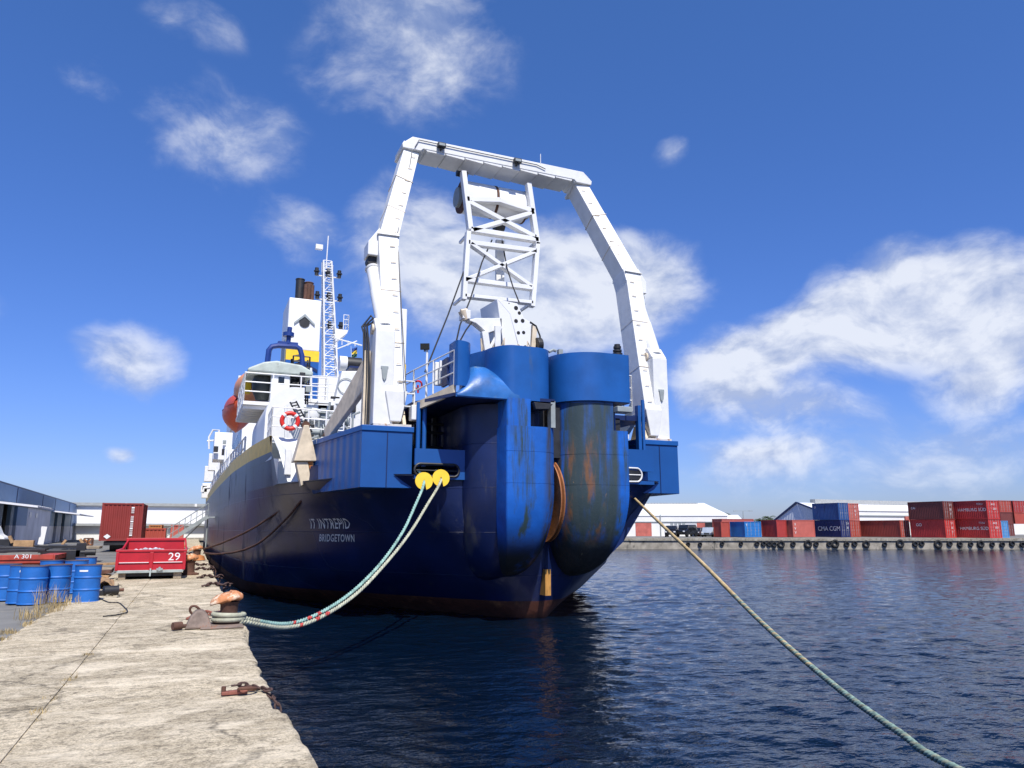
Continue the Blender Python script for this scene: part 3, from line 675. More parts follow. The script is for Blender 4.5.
# middle band: recessed plate plus dark pocket
def shell(pts, z0, z1, name, m, parent=ship, t=.04, flare=0):
    mb = MB(); n = len(pts)
    mb.add([(x, y, z0) for x, y in pts] + [(x, y, z1) for x, y in pts], [(i, i + 1, n + i + 1, n + i) for i in range(n - 1)])
    return mb.build(name, m, parent, smooth=True, solid=t, angle=50)
sp = superel(SBX, SBF + .05, 24.5, SBW - .05, -1); xr = at(610, 418, Y=20.4).x
shell([p for p in sp if p[0] <= xr] + [(xr, SBF + .12)] * 0, 5.86, 6.78, 'guard_plate', m_bulb)
pp = superel(PBX, PBF + .05, 24.5, PBW - .05, 1); xr2 = at(530, 418, Y=20.4).x
shell([p for p in pp if p[0] <= xr2], 5.86, 6.7, 'guard_plate', m_bulb)
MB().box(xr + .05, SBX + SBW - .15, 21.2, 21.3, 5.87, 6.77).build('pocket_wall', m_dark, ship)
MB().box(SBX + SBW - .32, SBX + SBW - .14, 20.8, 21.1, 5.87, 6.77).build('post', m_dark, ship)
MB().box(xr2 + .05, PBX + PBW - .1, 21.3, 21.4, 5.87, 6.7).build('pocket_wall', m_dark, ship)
MB().box(SBX + SBW - .1, SBX + SBW - .03, 20.9, 22.2, 5.87, 6.77).build('post', m_blue, ship)
MB().box(PBX + PBW - .32, PBX + PBW - .17, 20.35, 20.6, 5.87, 6.7).build('post', m_grey, ship)
# lamps under the drums
o = MB().prism([tuple(at(534, 402, Y=20.1)), tuple(at(553, 404, Y=20.1)), tuple(at(549, 409, Y=20.1)), tuple(at(536, 409, Y=20.1))], (0, .5, 0)).build('work_lamp', m_dark, ship, bevel=.01)
a = at(621, 409, Y=20.2); MB().box(a.x - .27, a.x + .27, 19.95, 20.4, a.z - .13, a.z + .05).build('work_lamp', m_grey, ship, bevel=.02)
# the big sheave between the guards
def sheave():
    prof = [(.25, -.06), (1.25, -.06), (1.33, -.08), (1.33, -.04), (1.2, .0), (1.33, .04), (1.33, .08), (1.25, .06), (.25, .06)]
    s = MB().lathe(prof, (10.31, 21.68, 3.72), 64, 'x').build('sheave', m_sheave, ship, smooth=True, angle=30)
    MB().cyl((10.15, 21.68, 3.72), (10.5, 21.68, 3.72), .3).build('hub', m_brown, s)
    MB().box(10.22, 10.5, 20.9, 24.5, 5.0, 6.6).build('centre_web', m_dark, ship)
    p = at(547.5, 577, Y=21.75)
    MB().box(p.x - .09, p.x + .10, 21.72, 22.4, .75, 1.55).build('sun_patch_plate', mat('ochre_sun_patch', (.5, .24, .05), .6, stain=(.1, .06, .02), samt=.4), ship)  # added ochre plate, its colour stands for sunlight falling on the hull stem
sheave()
# upper drums
sd = superel(SBX + .02, SBF - .05, 24.2, SBW + .05, -1)
shell(sd + [sd[0]], 6.78, 8.34, 'cable_drum_guard', m_blue, t=.03)
MB().prism([(x, y, 6.76) for x, y in sd], (0, 0, .06)).build('drum_floor', m_navy, ship)
px0 = at(455, 393, Y=20.4)
def port_chute():
    YF = 20.35; xl = 6.82; xa = 7.5; xb = 8.35; xr = 10.05; z0, z1 = 6.72, 8.36
    zs = lambda: None
    # right-hand drum
    k = 16; pts = [(xb - 1.0, 23.6), (xb - .5, 22.6)]
    pts = [(xb - .62 + .35 * (i / 6) , 22.4 - 1.0 * (i / 6)) for i in range(6)]
    for i in range(k + 1):
        a = math.pi * .5 * i / k; pts.append((xb + .38 - .62 * math.cos(a), YF + 1.05 - 1.05 * math.sin(a)))
    for i in range(6): pts.append((xb + .5 + i * .10, YF))
    for i in range(1, 13):
        a = math.pi * .5 * i / 12; pts.append((xr - .65 + .65 * math.sin(a), YF + .55 - .55 * math.cos(a)))
    pts += [(xr, YF + 1.5), (xr, 24)]
    shell(pts, z0 - .06, z1, 'cable_drum_guard', m_blue, t=.03)
    # left cheek
    p2 = [(xl, 21.0), (xl, YF + .1)]
    for i in range(11):
        a = math.pi * .5 * i / 10; p2.append((xl + .05 + .52 * math.sin(a), YF + .5 - .5 * math.cos(a)))
    p2 += [(xl + .6, YF + 1.4)]
    shell(p2, z0 + .25, z1 - .02, 'chute_cheek', m_blue, t=.03)
    # bell-mouth chute between: quarter-round plate running up and inboard, its ends lifting to meet both sides
    x0, x1 = xl + .04, xb + .5
    def fn(u, v):
        x = x0 + (x1 - x0) * u
        up_ = min(1, u / .42); up_ = math.sin(up_ * math.pi / 2) ** 1.6; dn = 0 if u < .55 else ((u - .55) / .45) ** 1.3
        hgt = .10 + 1.0 * up_ - .72 * dn
        a = v * math.pi / 2
        return (x, YF - .02 + .95 * (1 - math.cos(a)) * min(1, hgt), z0 - .06 + hgt * math.sin(a) ** .9)
    MB().grid(fn, 34, 14).build('bell_mouth', m_chute, ship, smooth=True, solid=.03)
    MB().box(xl, xb + .9, YF - .004, YF + .05, z0 - .09, z0 + .02).build('chute_lip', m_blue, ship)
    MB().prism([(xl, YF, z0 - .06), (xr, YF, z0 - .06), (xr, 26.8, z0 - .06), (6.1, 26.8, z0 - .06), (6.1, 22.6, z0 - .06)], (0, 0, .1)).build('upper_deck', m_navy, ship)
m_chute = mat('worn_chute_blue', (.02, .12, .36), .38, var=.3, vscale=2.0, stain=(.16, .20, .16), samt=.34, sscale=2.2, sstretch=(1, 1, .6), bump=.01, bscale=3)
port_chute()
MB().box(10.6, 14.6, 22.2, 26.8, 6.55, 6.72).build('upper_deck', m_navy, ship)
# port walkway fascia, posts and railing
def walkway():
    a = Vector((6.80, 20.5, 6.72)); b = Vector((6.12, 22.5, 6.45))
    MB().prism([a, b, b + Vector((0, 0, .25)), a + Vector((0, 0, .3))], (.08, .02, 0)).build('walkway_fascia', m_cream, ship)
    mb = MB(); rail(mb, [a + Vector((.02, .02, .3)), b + Vector((0, 0, .28)), (6.1, 24.5, 6.8), (6.0, 27, 6.8)], 1.05); mb.build('railing', m_white, ship)
    mb = MB(); rail(mb, [(5.6, 22.45, 6.15), (6.15, 22.45, 6.15)], 1.25, step=.5); mb.build('railing', m_white, ship)
    MB().box(6.02, 6.32, 22.25, 22.6, 6.15, 6.62).build('white_bracket', m_white, ship, bevel=.02)
    q = MB().box(6.75, 6.83, 21.0, 21.55, 7.1, 7.95).build('navy_cabinet', m_navy, ship)
    for (x, y) in ((6.75, 21.75), (6.68, 22.0)): MB().box(x, x + .35, y, y + .12, 7.25, 8.0).build('white_cabinet', m_white, ship, bevel=.02)
    MB().tube([(6.4, 22.0, 6.8), (6.4, 22.0, 8.55)], .035).build('post', m_white, ship)
    flood(ship, (6.3, 21.95, 8.45), (-.5, -1, -.2), .2)
    MB().torus(tuple(at(418, 385, Y=22.6)), .13, .03, (0, 1, .3), 14, 6).cyl(at(418, 385, Y=22.6), at(418, 393, Y=22.6), .03).build('valve_wheel', m_redp, ship)
walkway()
# --- A-frame
def aframe():
    top = MB(); A = empty_part('a_frame')
    mir = lambda p, sg: Vector((p[0] if sg == 1 else 2 * XC - p[0], p[1], p[2]))
    for sg in (1, -1):
        b, k, t = [mir(p, sg) for p in ((5.55, 22.75, 6.05), (5.42, 24.1, 12.55), (6.62, 25.9, 16.95))]
        mb = MB(); mb.beam(b + Vector((0, .1, .9)), k, .68, .9, up=(0, 1, 0)); mb.beam(k, t, .66, .88, up=(0, 1, 0), w2=.60, h2=.8)
        kk = k + Vector((0, 0, 0))
        mb.beam(k - (k - b).normalized() * .35, k + (t - k).normalized() * .2, .69, .92, up=(0, 1, 0))
        mb.beam(b, b + Vector((0, .1, .95)), .34, .75, up=(0, 1, 0), w2=.71, h2=.99)
        leg = mb.build('leg', m_white, A, bevel=.02)
        # weld bands / flanges
        MB().beam(t - (t - k).normalized() * .03, t + (t - k).normalized() * .07, .8, 1.05, up=(0, 1, 0)).build('flange', m_white, leg)
        MB().beam(k + (k - b).normalized() * .02, k + (k - b).normalized() * .05, .76, 1.04, up=(0, 1, 0)).build('flange', m_white, leg)
        for (p0, p1, n_) in ((b + Vector((0, .1, 1.0)), k, 9), (k, t, 7)):
            dd = (p1 - p0).normalized()
            for i_ in range(n_):
                q_ = p0.lerp(p1, (i_ + .5) / n_) + Vector((sg * .12, 0, 0)); hh = .49 if n_ == 9 else .46
                MB().beam(q_ + Vector((-.09, -hh, 0)), q_ + Vector((.09, -hh, 0)), .02, .02).build('step_rung', m_cream, leg)
            for f_ in (.28, .62): q_ = p0.lerp(p1, f_); MB().beam(q_, q_ + dd * .018, (.69 if n_ == 9 else .67), (.91 if n_ == 9 else .88), up=(0, 1, 0)).build('weld_band', m_cream, leg)
        # elbow bracket outboard
        o = -sg
        kx = k.x + o * .30
        MB().prism([(kx - o * .02, k.y - .35, k.z + .4), (kx + o * .36, k.y - .35, k.z - .15), (kx + o * .36, k.y - .35, k.z - .62), (kx - o * .05, k.y - .35, k.z - .62)], (0, .7, 0)).build('elbow_bracket', m_whitec, leg, bevel=.02)
        ct = Vector((kx + o * .14, k.y, k.z - .85)); cb = mir((5.17, 22.75, 9.15), sg)
        MB().cyl(ct + Vector((0, -.2, .1)), ct + Vector((0, .2, .1)), .2).build('cylinder_eye', m_dark, A)
        c = MB().tube([cb, cb.lerp(ct, .55)], .24, 20).tube([cb.lerp(ct, .55), cb.lerp(ct, .93)], .22, 20).tube([cb.lerp(ct, .9), ct], .11, 12).torus(cb.lerp(ct, .92), .22, .05, ct - cb, 20, 6).build('hydraulic_cylinder', m_whitec, A, smooth=True)
        # pedestal
        pz = 9.0; X0, X1 = sorted((mir((4.85, 0, 0), sg).x, mir((5.47, 0, 0), sg).x))
        p = MB().box(X0, X1, 22.45, 23.5, 5.93, pz).prism([(X0, 22.45, pz), (X0, 22.8, pz + .45), (X0, 23.1, pz + .45), (X0, 23.5, pz)], (X1 - X0, 0, 0)).build('pedestal', m_white, A, bevel=.03)
        xm = (X0 + X1) / 2
        MB().box(xm - .12, xm + .12, 22.43, 22.46, 7.75, 7.82).prism([(xm - .1, 22.40, 7.75), (xm + .1, 22.40, 7.75), (xm + .06, 22.40, 7.45), (xm, 22.40, 7.35), (xm - .06, 22.40, 7.45)], (0, .06, 0)).build('lifting_lug', m_grey, p)
        MB().cyl((X0 - .06, 22.9, pz + .1), (X1 + .06, 22.9, pz + .1), .17).build('pin', m_cream, p)
        # sloping stay forward
        MB().beam(mir((5.1, 23.2, 8.3), sg), mir((4.25, 27.4, 6.15), sg), .18, 1.1, up=(0, 0, 1), h2=.5).build('stay', m_cream, A, bevel=.02)
        # foot lugs, chipped and rusty
        fx = b.x
        for dx in (-.3, .3): MB().prism([(fx + dx - .05, 22.4, 5.93), (fx + dx - .05, 23.5, 5.93), (fx + dx - .05, 23.2, 6.5), (fx + dx - .05, 22.7, 6.5)], (.1, 0, 0)).build('foot_lug', m_cream, A)
        MB().box(min(X0, fx - .5), max(X1, fx + .5), 22.36, 23.6, 5.93, 6.0).build('base_plate', m_rustyw, A)
        # hoses on the outboard side
        mb = MB()
        for i in range(3):
            q = mir((4.78 - .06 * i, 22.9 + .1 * i, 6.0), sg)
            mb.tube([q, q + Vector((0, 0, 1.5)), q + Vector((o * .06, 0, 2.6 + .2 * i)), q + Vector((o * .12, .05, 3.2)), q + Vector((-o * .15, 0, 3.4 + .1 * i)), mir((5.0, 22.8, 9.2), sg)], .035, 6)
        mb.build('hydraulic_hose', m_dark, A, smooth=True)
        MB().beam(mir((4.72, 23.1, 5.95), sg), mir((4.72, 23.1, 8.4), sg), .18, .25).build('hose_tray', m_cream, A)
    Y0, Y1 = 25.35, 26.5; xl, xr_ = 6.2, 2 * XC - 6.2
    sec = [(xl + .05, 16.98), (xl + .02, 17.15), (xl + .42, 17.50), (xr_ - .42, 17.50), (xr_ - .02, 17.15), (xr_ - .05, 16.98), (xr_ - .75, 16.98), (xr_ - .85, 17.08), (xl + .85, 17.08), (xl + .75, 16.98)]
    cb = MB().prism([(x, Y0, z) for x, z in sec], (0, Y1 - Y0, 0)).build('crossbeam', m_white, A, bevel=.02)
    mb = MB(); n = 9
    for i in range(n):
        x = xl + .95 + (xr_ - xl - 1.9) * i / (n - 1); w = (xr_ - xl - 1.9) / (n - 1)
        if i < n - 1: mb.prism([(x, Y0 + .02, 17.09), (x + w, Y0 + .02, 17.09), (x + w * .98, Y0 + .02, 16.97 if i not in (0, n - 2) else 17.0), (x + .05, Y0 + .02, 17.02)], (0, Y1 - Y0 - .04, 0))
    mb.build('underside_rib', m_white, cb)
    # pipe and lamps along the beam's aft face
    MB().tube([(xl + .5, Y0 - .04, 17.05), (xl + .65, Y0 - .05, 17.38), (8.5, Y0 - .05, 17.36), (11.8, Y0 - .05, 17.36), (12.2, Y0 - .05, 17.25)], .018, 6).build('cable_conduit', m_dark, cb)
    MB().tube([(6.6, 25.33, 16.9), (6.32, 24.9, 15.2), (5.75, 23.75, 12.8), (5.78, 22.1, 7.0)], .016, 6).build('cable_conduit', m_dark, A)
    for x in (7.72, 10.9):
        b = MB().box(x - .16, x + .16, Y0 - .25, Y0 - .06, 17.2, 17.38).box(x - .03, x + .03, Y0 - .2, Y0, 17.12, 17.2).build('floodlight', m_dark, cb, bevel=.02)
        MB().box(x - .12, x + .12, Y0 - .258, Y0 - .25, 17.24, 17.34).build('lens', m_grey, b)
    MB().tube([(12.0, Y0, 17.48), (12.0, Y0, 17.9)], .015).build('aerial', m_white, cb)
    # --- hanging docking frame
    YT = 25.75; g = lambda a, b, Y=YT: at(a, b, Y=Y)
    T = empty_part('docking_frame', A)
    def bars(prs, w, name='frame_bar', Y=YT, d=.28):
        for (p, q) in prs: MB().beam(g(*p, Y), g(*q, Y), w, d, up=(0, 1, 0)).build(name, m_whitec, T, bevel=.01)
    for dy in (0, 1.2):
        Y = YT + dy
        bars([((463, 172), (470, 230)), ((528, 184), (537, 245))], .2, 'hanger_post', Y)
        bars([((468, 232), (463.5, 300)), ((537, 243), (532, 307))], .18, 'lower_post', Y)
        bars([((466, 200), (499, 201)), ((499, 201), (533, 212)), ((470, 230), (537.5, 240.5))], .2, 'chord', Y)
        bars([((467.5, 243), (535.5, 251.5)), ((464.5, 280), (532, 288.5))], .18, 'chord', Y)
    bars([((464, 296), (532, 303))], .13, 'chord'); bars([((464, 297), (532, 304))], .1, 'chord', YT + 1.2)
    bars([((469, 203), (535, 238)), ((533, 213), (472, 231))], .17, 'diagonal')
    bars([((470, 244), (531, 287)), ((535, 252), (466, 280))], .14, 'diagonal')
    for (p) in ((464, 296), (532, 303), (470, 232), (537, 242)):
        a = g(*p); MB().beam(a, a + Vector((0, 1.2, 0)), .1, .1).build('cross_tie', m_whitec, T)
    a = g(500.5, 240, YT + .5); b = g(500.5, 282, YT + .5); MB().box(a.x - .17, a.x + .17, a.y, a.y + .15, b.z, a.z).build('guide_plate', m_white, T)
    # roller in two halves
    rc = g(499, 206, YT + .75); zr = rc.z
    prof = [(.3, -1.35), (.62, -1.35), (.66, -1.3), (.66, -.06), (.60, -.05), (.60, .05), (.66, .06), (.66, 1.3), (.62, 1.35), (.3, 1.35)]
    rl = MB().lathe(prof, (XC + .05, rc.y, zr + .1), 40, 'x').build('roller', m_whitec, T, smooth=True, angle=35)
    for dx in (-1.36, 0, 1.33): MB().lathe([(.5, -.04), (.675, -.04), (.675, .04), (.5, .04)], (XC + .05 + dx, rc.y, zr + .1), 40, 'x').build('band', m_brown, rl)
    for dx in (-1.5, 1.5): MB().lathe([(.1, -.08), (.4, -.08), (.4, .08), (.1, .08)], (XC + .05 + dx, rc.y, zr + .05), 24, 'x').build('roller_bearing', m_grey, rl)
    MB().cyl(g(499, 226, YT + .6) - Vector((.2, 0, 0)), g(499, 226, YT + .6) + Vector((.2, 0, 0)), .22).build('centre_pulley', m_dark, T)
    for s_ in (463.5, 528.5): MB().cyl(g(s_, 172) + Vector((-.22, .2, 0)), g(s_, 172) + Vector((.22, .2, 0)), .12).build('pin', m_dark, T)
    # black lift wires
    wires = [[(470, 238, 26.3), (465, 268, 25.8), (448, 315, 25), (425, 372, 23.5)], [(492, 240, 26.3), (482, 262, 25.5), (470, 300, 25), (460, 325, 24), (456, 343, 23)], [(502, 240, 26.3), (507, 268, 25.5), (513, 287, 25), (519, 302, 24)]]
    for w in wires: MB().tube([at(a, b, Y=c) for a, b, c in w], .028, 6).build('lift_wire', m_black, T)
def empty_part(name, parent=None):
    o = bpy.data.objects.new(name, None); o.empty_display_size = .3; col.objects.link(o); o.parent = parent or ship; return o
m_rustyw = mat('rusty_white_plate', (.6, .55, .48), .6, stain=(.3, .12, .04), samt=.6, sscale=4, sstretch=(1, 1, 1))
m_dkhole = mat('hole_shadow_steel', (.01, .01, .012), .8)
aframe()
# --- perforated white chute arm and the small crane between the drums
def deck_gear():
    Yf = 22.0; g = lambda a, b, Y=Yf: tuple(at(a, b, Y=Y))
    fr = [(497, 299), (506, 304), (518, 303.5), (524, 318), (531.5, 323), (529, 350), (520, 352), (511, 313)]
    fr = [(497, 299), (517.5, 303.5), (524, 318), (531.5, 323), (530, 354), (521, 354), (510, 314)]
    arm = MB().prism([g(*p) for p in fr], (0, .12, 0)).prism([g(497, 299), g(510, 314), g(521, 356), g(505, 356)], (-.12, 1.3, 0)).build('chute_arm', m_whitec, ship, bevel=.015)
    mb = MB()
    for (x, y, r) in ((516, 308, .075), (519.3, 313, .06), (516, 321, .07), (522.6, 320.8, .07), (518.4, 332.8, .06), (523.6, 332.5, .06), (525.2, 346.7, .05), (509, 303.3, .02)):
        c = Vector(g(x, y)); MB().cyl(c + Vector((0, -.006, 0)), c + Vector((0, .03, 0)), r).build('dark_hole', m_dkhole, arm)
    MB().prism([g(533, 324), g(537, 330), g(535, 352), g(531, 352)], (0, .4, 0)).build('arm_stiffener', m_cream, arm)
    # small knuckle crane behind the port chute
    mb = MB(); mb.prism([g(468, 320), g(476, 318), g(502, 318), g(502, 328), (g(488, 333)), g(476, 323)], (0, .35, 0))
    mb.beam(g(484, 332), g(487, 352), .22, .22).beam(g(497, 326), g(497, 356), .2, .2).beam(g(489, 350), g(501, 327), .09, .09)
    mb.box(g(466, 335)[0] - .15, g(466, 335)[0] + .12, 21.9, 22.3, g(490, 322)[2] + .0, g(490, 322)[2] + .3)
    c = mb.build('davit_crane', m_white, ship, bevel=.015)
    MB().cyl(g(462, 311), g(466, 320), .14, .1).cyl(g(461, 312), g(467, 311), .09).build('crane_block', m_cream, c, smooth=True)
    MB().cyl(g(484, 334), g(486, 352), .07).build('crane_ram', m_navy, c)
    MB().tube([g(472, 322), g(466, 330), g(460, 341), g(457, 348)], .025, 6).build('crane_hose', m_black, c)
    mb = MB()
    for i in range(9):
        x = 482 + i * 7.5; mb.tube([g(x, 356), g(x + rnd.uniform(-3, 3), 342 + rnd.uniform(-5, 6)), g(x + rnd.uniform(-5, 5), 350)], .03, 6)
    mb.build('hydraulic_pipes', m_cream, ship)
    mb = MB(); mb.tube([g(530, 322), g(536, 326), g(540, 336), g(541, 352)], .03, 6); mb.build('hose_loop', m_black, ship)
    MB().box(g(488, 335)[0], g(500, 335)[0], 22.2, 22.5, 8.0, 8.9).build('crane_base', m_dark, ship); MB().cyl(g(536, 345), g(541, 345), .25).build('crane_motor', m_dark, ship, bevel=.03)
    mb = MB(); mb.tube([g(549, 352, 21.4), g(553, 350, 21.4), g(556, 351, 21.4)], .05, 6).box(g(559, 355, 21)[0], g(563, 355, 21)[0], 21, 21.15, g(558, 364, 21)[2], g(558, 349, 21)[2])
    mb.build('roller_bracket', m_grey, ship)
    p = at(617.5, 357, Y=20.9); b = MB().cyl(p + Vector((0, 0, -.6)), p + Vector((0, 0, .05)), .12)
    for k in range(3): b.cyl(p + Vector((0, 0, .05 + k * .12)), p + Vector((0, 0, .12 + k * .12)), .17 - .02 * k).cyl(p + Vector((0, 0, .1 + k * .12)), p + Vector((0, 0, .19 + k * .12)), .1)
    b.build('stern_light', m_dark, ship, smooth=True)
    mb = MB(); rail(mb, [(13.15, 21.6, 6.8), (13.7, 21.7, 6.8), (13.8, 22.4, 6.8)], 1.25, step=.6, rows=(.3, .65, 1)); mb.build('railing', m_white, ship)
    MB().box(13.15, 13.6, 21.8, 22.1, 5.85, 6.0).build('step_plate', m_white, ship)
    MB().box(13.1, 13.5, 22.2, 22.3, 5.5, 6.6).build('dark_opening', m_dark, ship)
deck_gear()
# --- superstructure
def superstructure():
    # long deckhouse behind the raised side plating
    m_sup = m_whitec
    def block(name, x0, x1, y0, y1, z0, z1, m=m_sup, bev=.04): return MB().box(x0, x1, y0, y1, z0, z1).build(name, m, ship, bevel=bev)
    def g(a, b, Y): return at(a, b, Y=Y)
    def pblock(name, xl, xr, yt, yb, Y, dep, m=m_sup, bev=.03):
        a = g(xl, yt, Y); b = g(xr, yb, Y); return block(name, a.x, b.x, Y, Y + dep, min(b.z, a.z - .1), a.z, m, bev)
    block('deckhouse', 4.2, 16.4, 44, 100, 4.4, 8.4); block('upper_deckhouse', 3.2, 17.4, 66, 104, 8.4, 13.5); block('bridge_deckhouse', 3.0, 17.6, 76, 100, 13.5, 17.5)
    w = MB()
    for i in range(14): w.box(3.17, 3.21, 68 + i * 2.4, 69 + i * 2.4, 10.2, 11.3)
    w.build('window_row', m_glass, ship)
    # funnels: white with a yellow band over a blue casing
    def funnel(xl, xr, Y, yt, yband, yb, vent=True):
        a = g(xl, yt, Y); b = g(xr, yt, Y); zt = a.z; zb = g(xl, yband, Y).z; z0 = g(xl, yb, Y).z; bt = .8
        f = empty_part('funnel')
        MB().box(a.x, b.x, Y, Y + 4.2, zb, zt).build('casing', m_whitec, f, bevel=.08)
        MB().box(a.x - .01, b.x + .01, Y - .01, Y + 4.21, zb - bt, zb - .01).build('yellow_band', m_ylw, f)
        MB().box(a.x, b.x, Y, Y + 4.2, z0, zb - bt - .01).build('blue_casing', m_blue, f)
        xm = (a.x + b.x) / 2
        if vent:
            s = 56 / 740
            MB().prism([(xm - .75, Y - .012, zt - 1.9), (xm, Y - .012, zt - 1.2), (xm + .75, Y - .012, zt - 1.9), (xm + .75, Y - .012, zt - 2.05), (xm, Y - .012, zt - 1.4), (xm - .75, Y - .012, zt - 2.05)], (0, -.1, 0)).build('louvre_hood', m_grey, f)
            MB().lathe([(.01, -.03), (.38, -.03), (.38, .02), (.01, .02)], (xm, Y - .03, zt - 1.85), 20, 'y').build('round_vent', m_dark, f)
            for dx, h in ((-.25, 2.1), (.42, 1.9)):
                p = MB().cyl((xm + dx, Y + 2.0, zt - .1), (xm + dx, Y + 2.0, zt + h), .33).torus((xm + dx, Y + 2, zt + h), .32, .05, (0, 0, 1)).build('exhaust_pipe', m_brown if dx > 0 else m_dark, f, smooth=True)
            for i in range(2): MB().cyl((xm + .1 + i * .5, Y + 1.2, zt - .1), (xm + .1 + i * .5, Y + 1.2, zt + 1.5), .14).build('exhaust_pipe', m_brown, f, smooth=True)
            MB().prism([(xm - 1.1, Y - .02, zb - 1.4), (xm, Y - .02, zb - .85), (xm + 1.1, Y - .02, zb - 1.4), (xm + 1.1, Y - .02, zb - 1.6), (xm, Y - .02, zb - 1.05), (xm - 1.1, Y - .02, zb - 1.6)], (0, -.05, 0)).build('louvre_hood', m_navy, f)
            MB().box(a.x - .04, a.x, Y + .6, Y + 3.4, zt - 6.0, zt - 3).build('side_louvre', m_grey, f)
        return f
    funnel(289.5, 322, 55, 297, 349, 402); funnel(390, 407.5, 55, 307, 363, 404, False)
    # lattice mast
    def mast():
        Y = 62; zb = g(330, 412, Y).z; zt = g(327, 262, Y).z; xb = g(331, 412, Y).x; xt = g(327, 262, Y).x; M = empty_part('mast'); mb = MB()
        def leg(z, i): f = (z - zb) / (zt - zb); w = .62 * (1 - .45 * f); return Vector((xb + (xt - xb) * f + (w if i in (1, 2) else -w), Y + (w if i > 1 else -w), z))
        n = 14
        for k in range(n):
            z0 = zb + (zt - zb) * k / n; z1 = zb + (zt - zb) * (k + 1) / n
            for i in range(4):
                mb.tube([leg(z0, i), leg(z1, i)], .075, 6); mb.tube([leg(z1, i), leg(z1, (i + 1) % 4)], .04, 5); mb.tube([leg(z0, i), leg(z1, (i + 1) % 4)], .035, 5)
        mb.build('lattice', m_whitec, M)
        MB().tube([leg(zt, 0) + Vector((.3, .4, -.5)), leg(zt, 0) + Vector((.35, .4, 2.4))], .05, 6).build('topmast', m_whitec, M)
        for f in (.55, .74, .9):
            z = zb + (zt - zb) * f; c = leg(z, 0) * .5 + leg(z, 2) * .5; mb = MB(); mb.beam(c - Vector((1.0, 0, 0)), c + Vector((1.0, 0, 0)), .12, .08); mb.build('yard', m_whitec, M)
            for dx in (-.95, 0, .95): MB().cyl(c + Vector((dx, -.3, -.1)), c + Vector((dx, -.3, .55)), .16).cyl(c + Vector((dx, -.3, .2)), c + Vector((dx, -.3, .3)), .24).build('mast_light', m_dark, M)
        c = leg(zt, 0); z = g(330, 330, Y).z; cx = g(339, 326, Y).x
        mb = MB(); mb.prism([(xb, Y - .6, z), (cx + .7, Y - .6, z), (cx + .6, Y - .6, z - .3), (xb, Y - .6, z - 1.1)], (0, 1.4, 0)); mb.build('mast_platform', m_whitec, M)
        mb = MB(); rail(mb, [(xb + .6, Y - .6, z), (cx + .7, Y - .6, z), (cx + .7, Y + .8, z)], 1.3, r=.03); mb.build('railing', m_whitec, M)
        MB().box(c.x - .7, c.x - .1, Y - .3, Y + .1, zt + 1.0, zt + 1.4).build('camera_box', m_whitec, M)
        mb = MB(); rail(mb, [leg(zt * .9 + zb * .1, i % 4) * 1.0 for i in range(5)], .9, r=.03); mb.build('railing', m_whitec, M)
        # ladder up the mast
        mb = MB()
        for i in range(60):
            zz = zb + (zt - zb) * i / 60; f = (zz - zb) / (zt - zb); mb.tube([(xb + (xt - xb) * f - .05, Y - .72 * (1 - .4 * f), zz), (xb + (xt - xb) * f + .3, Y - .72 * (1 - .4 * f), zz)], .025, 4)
        mb.build('ladder', m_whitec, M)
    mast()
    # tall white casing the mast stands on
    pblock('mast_house', 319, 335, 376, 440, 60, 4)
    # signal yard with its stays
    Y = 50; mb = MB(); a, b = g(334, 338, Y), g(362, 345.5, Y); mb.tube([a, b], .05, 6); mb.tube([g(337, 349, Y), g(357, 341, Y)], .04, 6)
    for x in (342, 348, 355): mb.tube([g(x, 337 + (x - 334) * .27, Y), g(x, 345 + (x - 342) * .1, Y)], .03, 5)
    mb.tube([g(338, 339, Y), g(336, 362, Y)], .015, 4); mb.build('signal_yard', m_whitec, ship)
    # cabin with dark wrap-round windows and greenish canopy
    Y = 37; a = g(250, 366, Y); b = g(306, 370, Y); z1 = g(280, 372, Y).z; z0 = g(280, 402, Y).z
    cab = empty_part('control_cabin')
    MB().box(g(271, 385, Y).x, g(290, 385, Y).x, Y, Y + 3, z0 - .2, z1).build('cabin_wall', m_whitec, cab, bevel=.06)
    MB().box(g(278, 385, Y).x, g(284, 385, Y).x, Y - .02, Y + .02, g(280, 384, Y).z, g(280, 377, Y).z).build('window', m_glass, cab)
    MB().lathe([(.3, -1.25), (.5, -.8), (.52, -.3), (.42, .0), (.15, .12), (.01, .13)], (g(264.5, 385, Y).x, Y + 1.0, z1 - .05), 20).build('boat_cover', m_tarp, cab, smooth=True)
    MB().prism([(a.x - .1, Y - .2, z1 + .05), (g(262, 385, Y).x, Y - .2, z1 + .4), (g(275, 385, Y).x, Y - .2, z1 + .52), (g(300, 385, Y).x, Y - .2, z1 + .4), (b.x + .35, Y - .2, z1 + .1), (b.x + .3, Y - .2, z1 - .12), (a.x - .1, Y - .2, z1 - .1)], (0, 3.3, 0)).build('canopy_roof', m_tarp2, cab, bevel=.08)
    MB().box(g(290, 385, Y).x, g(303, 385, Y).x, Y + .3, Y + 2.5, z0 + .1, z1).build('dark_side', m_glass, cab)
    mb = MB()
    for i in range(7): mb.cyl(tuple(g(292 + rnd.uniform(0, 12), 380 + rnd.uniform(0, 18), Y - .2)), tuple(g(292 + rnd.uniform(0, 12), 380 + rnd.uniform(0, 18), Y + .4)), .14)
    mb.build('searchlight_gear', m_dark, ship, smooth=True)
    # platform the cabin stands on, ribbed underneath, with railings
    z = z0 - .2; x0 = g(243, 385, Y).x; x1 = g(325, 385, Y).x
    MB().box(x0, x1, Y - 1, Y + 5.5, z - .16, z).build('cabin_platform', m_whitec, ship)
    mb = MB()
